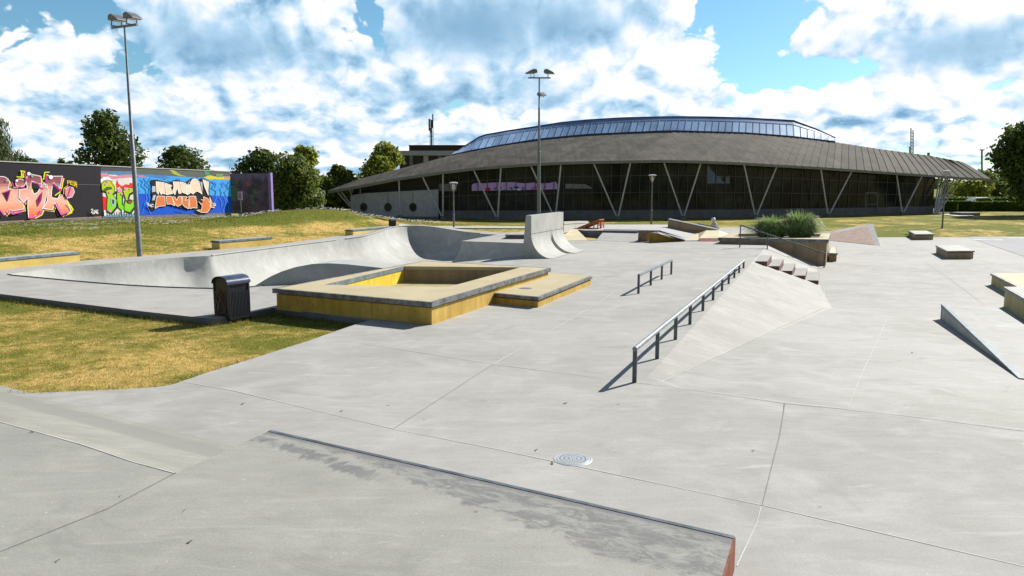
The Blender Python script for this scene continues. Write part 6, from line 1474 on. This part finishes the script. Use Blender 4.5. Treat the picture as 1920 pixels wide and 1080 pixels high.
# hedges
def hedge(x0, x1, y, py_t, py_b, label, dep=2.0, n=2500):
    a = D(x0, py_b, y); b = D(x1, py_b, y); zt_ = D(x0, py_t, y).z; zb_ = zg(a.x, a.y) - .05; r_ = thing('hedge', label, 'hedge', ((a.x + b.x) / 2, y, zb_), 'clipped hedges beyond the lawn')
    Q = RNG.random((n, 3)); face = RNG.integers(0, 3, n); Q[face == 0, 1] = RNG.random((face == 0).sum()) * .06; Q[face == 1, 2] = 1 - RNG.random((face == 1).sum()) * .08
    P3 = np.stack([a.x + (b.x - a.x) * Q[:, 0], y + dep * Q[:, 1], zb_ + (zt_ - zb_) * Q[:, 2] + RNG.normal(size=n) * .04], 1)
    dd = RNG.normal(size=(n, 3)) * .5 + np.where(face[:, None] == 0, [[0, -1, 0]], [[0, 0, 1]]); leaves(P3, dd, .13, r_, M['hedge'], name='foliage')
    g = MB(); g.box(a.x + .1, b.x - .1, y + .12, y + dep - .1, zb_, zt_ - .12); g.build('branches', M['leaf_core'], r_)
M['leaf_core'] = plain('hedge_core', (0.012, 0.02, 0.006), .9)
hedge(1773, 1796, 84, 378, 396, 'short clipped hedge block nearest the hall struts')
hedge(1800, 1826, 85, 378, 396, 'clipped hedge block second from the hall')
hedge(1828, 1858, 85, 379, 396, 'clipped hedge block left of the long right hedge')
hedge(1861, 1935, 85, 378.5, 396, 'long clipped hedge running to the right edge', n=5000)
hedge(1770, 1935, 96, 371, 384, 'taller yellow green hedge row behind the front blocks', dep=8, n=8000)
# parked cars far away
carcols = [(0.6, 0.6, 0.62), (0.05, 0.06, 0.2), (0.65, 0.65, 0.66), (0.03, 0.03, 0.035), (0.3, 0.03, 0.03), (0.4, 0.42, 0.45), (0.06, 0.10, 0.3), (0.7, 0.7, 0.7)]
cn = ['silver', 'dark blue', 'white', 'black', 'red', 'grey', 'blue', 'bright white']
cmat = [plain('car_paint_' + str(i), c, .3) for i, c in enumerate(carcols)]; M['tyre'] = plain('tyre', (.02, .02, .02), .8); M['carglass'] = plain('car_glass', (.03, .035, .04), .1)
def car(x, y, z, ci, label, flip=1):
    r_ = thing('parked_car', label, 'car', (x, y, z), 'cars parked beyond the hedges')
    g = MB(); pf = [(-2.1, .3), (-2.15, .75), (-1.9, .9), (-1.2, .98), (-.6, 1.42), (.8, 1.45), (1.5, 1.0), (2.0, .88), (2.1, .6), (2.1, .3)]
    g.prism([Vector((x + a * flip, y, z + b)) for a, b in pf], (0, 1.7, 0)); g.build('body', cmat[ci], r_, bevel=.05)
    g = MB(); g.prism([Vector((x + a * flip, y - .015, z + b)) for a, b in ((-1.1, 1.0), (-.58, 1.36), (.75, 1.38), (1.3, 1.02))], (0, 1.73, 0)); g.build('window', M['carglass'], r_)
    for wx in (-1.3, 1.3):
        g = MB(); g.tube([(x + wx, y - .03, z + .32), (x + wx, y + .2, z + .32)], .32, 12); g.build('wheel', M['tyre'], r_)
cars = [(1783, 0, 150), (1795, 3, 152), (1806, 2, 150), (1815, 6, 153), (1826, 1, 150), (1834, 7, 154), (1846, 5, 150), (1856, 4, 152), (1866, 2, 151), (1876, 1, 150), (1887, 7, 153), (1898, 0, 151), (1908, 3, 150), (1918, 6, 152)]
for i, (px, ci, y) in enumerate(cars):
    x = (px - 960) / FPX * y; nb = 'leftmost by the roof struts' if i == 0 else 'right of the %s one' % cn[cars[i - 1][1]]
    nxt = (' and left of the %s one' % cn[cars[i + 1][1]]) if i < len(cars) - 1 else ' at the frame edge'
    car(x, y, zg(x, y) + .0, ci, '%s far car %s%s' % (cn[ci], nb, nxt), 1 if i % 2 else -1)
x = (1837 - 960) / FPX * 89; car(x, 89, -.4, 2, 'white car just behind the front hedge row, nearest of all the cars')
x = (640 - 960) / FPX * 110; car(x, 110, -.75, 4, 'red car half hidden behind the mound left of the hall')
# low kerb and stones on the lawn
g = MB(); a, b = D(1802, 405, 73), D(1838, 405, 73); g.box(a.x, b.x, 73, 75, zg(a.x, 73) - .1, zg(a.x, 73) + .28); o = g.build('stone_kerb', M['plinth'], bevel=.03); tag(o, 'low dark stone kerb block on the lawn right of the hall forecourt', 'kerb')

# ------------------------------------------------------------------ child
def person(x, y, z, face, label):
    r_ = thing('person', label, 'person', (x, y, z)); f = Vector((math.cos(face), math.sin(face), 0)); s = Vector((-f.y, f.x, 0))
    def W(a, b, c): return Vector((a * f.x + b * s.x, a * f.y + b * s.y, c))
    # riding a low scooter, knees deeply bent
    vs = {'pel': (W(-.06, 0, .42), .10), 'sp1': (W(.0, 0, .56), .11), 'ch': (W(.08, 0, .72), .12), 'nk': (W(.13, 0, .82), .05), 'hd0': (W(.155, 0, .88), .065), 'hd1': (W(.17, 0, .96), .085), 'hd2': (W(.165, 0, 1.03), .07),
          'ls': (W(.09, .13, .77), .045), 'le': (W(.24, .17, .60), .034), 'lw': (W(.38, .12, .52), .026), 'lh': (W(.43, .10, .51), .026), 'rs': (W(.09, -.13, .77), .045), 're': (W(.24, -.17, .60), .034), 'rw': (W(.38, -.12, .52), .026), 'rh': (W(.43, -.10, .51), .026),
          'lp': (W(-.05, .08, .40), .075), 'lk': (W(.22, .12, .33), .052), 'la': (W(.03, .11, .08), .035), 'lf': (W(.15, .11, .035), .03), 'rp': (W(-.05, -.08, .40), .075), 'rk': (W(.24, -.12, .33), .052), 'ra': (W(.08, -.11, .08), .035), 'rf': (W(.2, -.11, .035), .03)}
    ed = ['pel sp1', 'sp1 ch', 'ch nk', 'nk hd0', 'hd0 hd1', 'hd1 hd2', 'ch ls', 'ls le', 'le lw', 'lw lh', 'ch rs', 'rs re', 're rw', 'rw rh', 'pel lp', 'lp lk', 'lk la', 'la lf', 'pel rp', 'rp rk', 'rk ra', 'ra rf']
    def skin(name, keys, edges, mat, grow=0):
        me = bpy.data.meshes.new(name); ks = list(keys); me.from_pydata([vs[k][0] for k in ks], [(ks.index(e_.split()[0]), ks.index(e_.split()[1])) for e_ in edges], [])
        o = bpy.data.objects.new(name, me); col.objects.link(o); o.parent = r_; o.modifiers.new('skin', 'SKIN'); 
        for i, k in enumerate(ks): me.skin_vertices[0].data[i].radius = (vs[k][1] + grow,) * 2; me.skin_vertices[0].data[i].use_root = (i == 0)
        ss_ = o.modifiers.new('sub', 'SUBSURF'); ss_.levels = 2; ss_.render_levels = 2; me.materials.append(mat); return o
    skin('body', vs.keys(), ed, M['skin'])
    skin('shirt', ['sp1', 'pel', 'ch', 'ls', 'rs'], ['pel sp1', 'sp1 ch', 'ch ls', 'ch rs'], M['shirt'], .04)
    skin('shorts', ['pel', 'lp', 'lk', 'rp', 'rk'], ['pel lp', 'lp lk', 'pel rp', 'rp rk'], M['shorts'], .02)
    hc = Vector((x, y, z)) + vs['hd1'][0] + Vector((0, 0, .0)); g = MB(); g.lathe([(.118, -.03), (.125, .02), (.118, .07), (.09, .115), (.045, .135), (0, .14)], hc, 16); g.build('helmet', M['helmet'], r_, smooth=True)
    c0_ = Vector((x, y, z)); g = MB(); hd = c0_ + vs['hd1'][0] + f * .085
    for b_ in (-.03, .03): g.lathe([(0, -.01), (.009, 0), (0, .01)], hd + s * b_ + Vector((0, 0, -.005)), 8)
    g.build('eyes', M['post'], r_); g = MB(); g.tube([hd + Vector((0, 0, -.01)), hd + f * .018 + Vector((0, 0, -.03))], .01, 6); g.build('nose', M['skin'], r_)
    for b_ in (-1, 1):
        g = MB()
        base_ = c0_ + vs['lh' if b_ > 0 else 'rh'][0]
        for k in range(4): q_ = base_ + s * b_ * (.015 - .012 * k) * 1.3; g.tube([q_, q_ + f * .03 + Vector((0, 0, -.005)), q_ + f * .035 + Vector((0, 0, -.025))], .0065, 6)
        g.tube([base_ - Vector((0, 0, .01)), base_ - s * b_ * .02 + f * .012 - Vector((0, 0, .025))], .007, 6); g.build('fingers', M['skin'], r_)
    sc_ = thing('kick_scooter', 'small scooter under the child in the white helmet', 'scooter', (x, y, z))
    g = MB(); g.obox(c0_ + f * .1 + Vector((0, 0, .05)), f * .55, s * .12, (0, 0, .025)); g.build('deck', M['post'], sc_); g = MB(); g.tube([c0_ + f * .45 + Vector((0, 0, .06)), c0_ + f * .42 + Vector((0, 0, .50))], .014, 8); g.tube([c0_ + f * .43 + s * .16 + Vector((0, 0, .50)), c0_ + f * .43 - s * .16 + Vector((0, 0, .5))], .013, 8); g.build('handlebar', M['post'], sc_)
    for fw_ in (.48, -.22):
        g = MB(); q_ = c0_ + f * fw_ + Vector((0, 0, .05)); g.tube([q_ - s * .012, q_ + s * .012], .05, 14); g.build('wheel', M['tyre'], sc_)
cpx = D(1342, 425, 44.2); person(cpx.x, cpx.y, D(1340, 410.5, 44.2).z - 1.02, R(196), 'child in white helmet, white shirt and dark shorts riding behind the yellow hip')
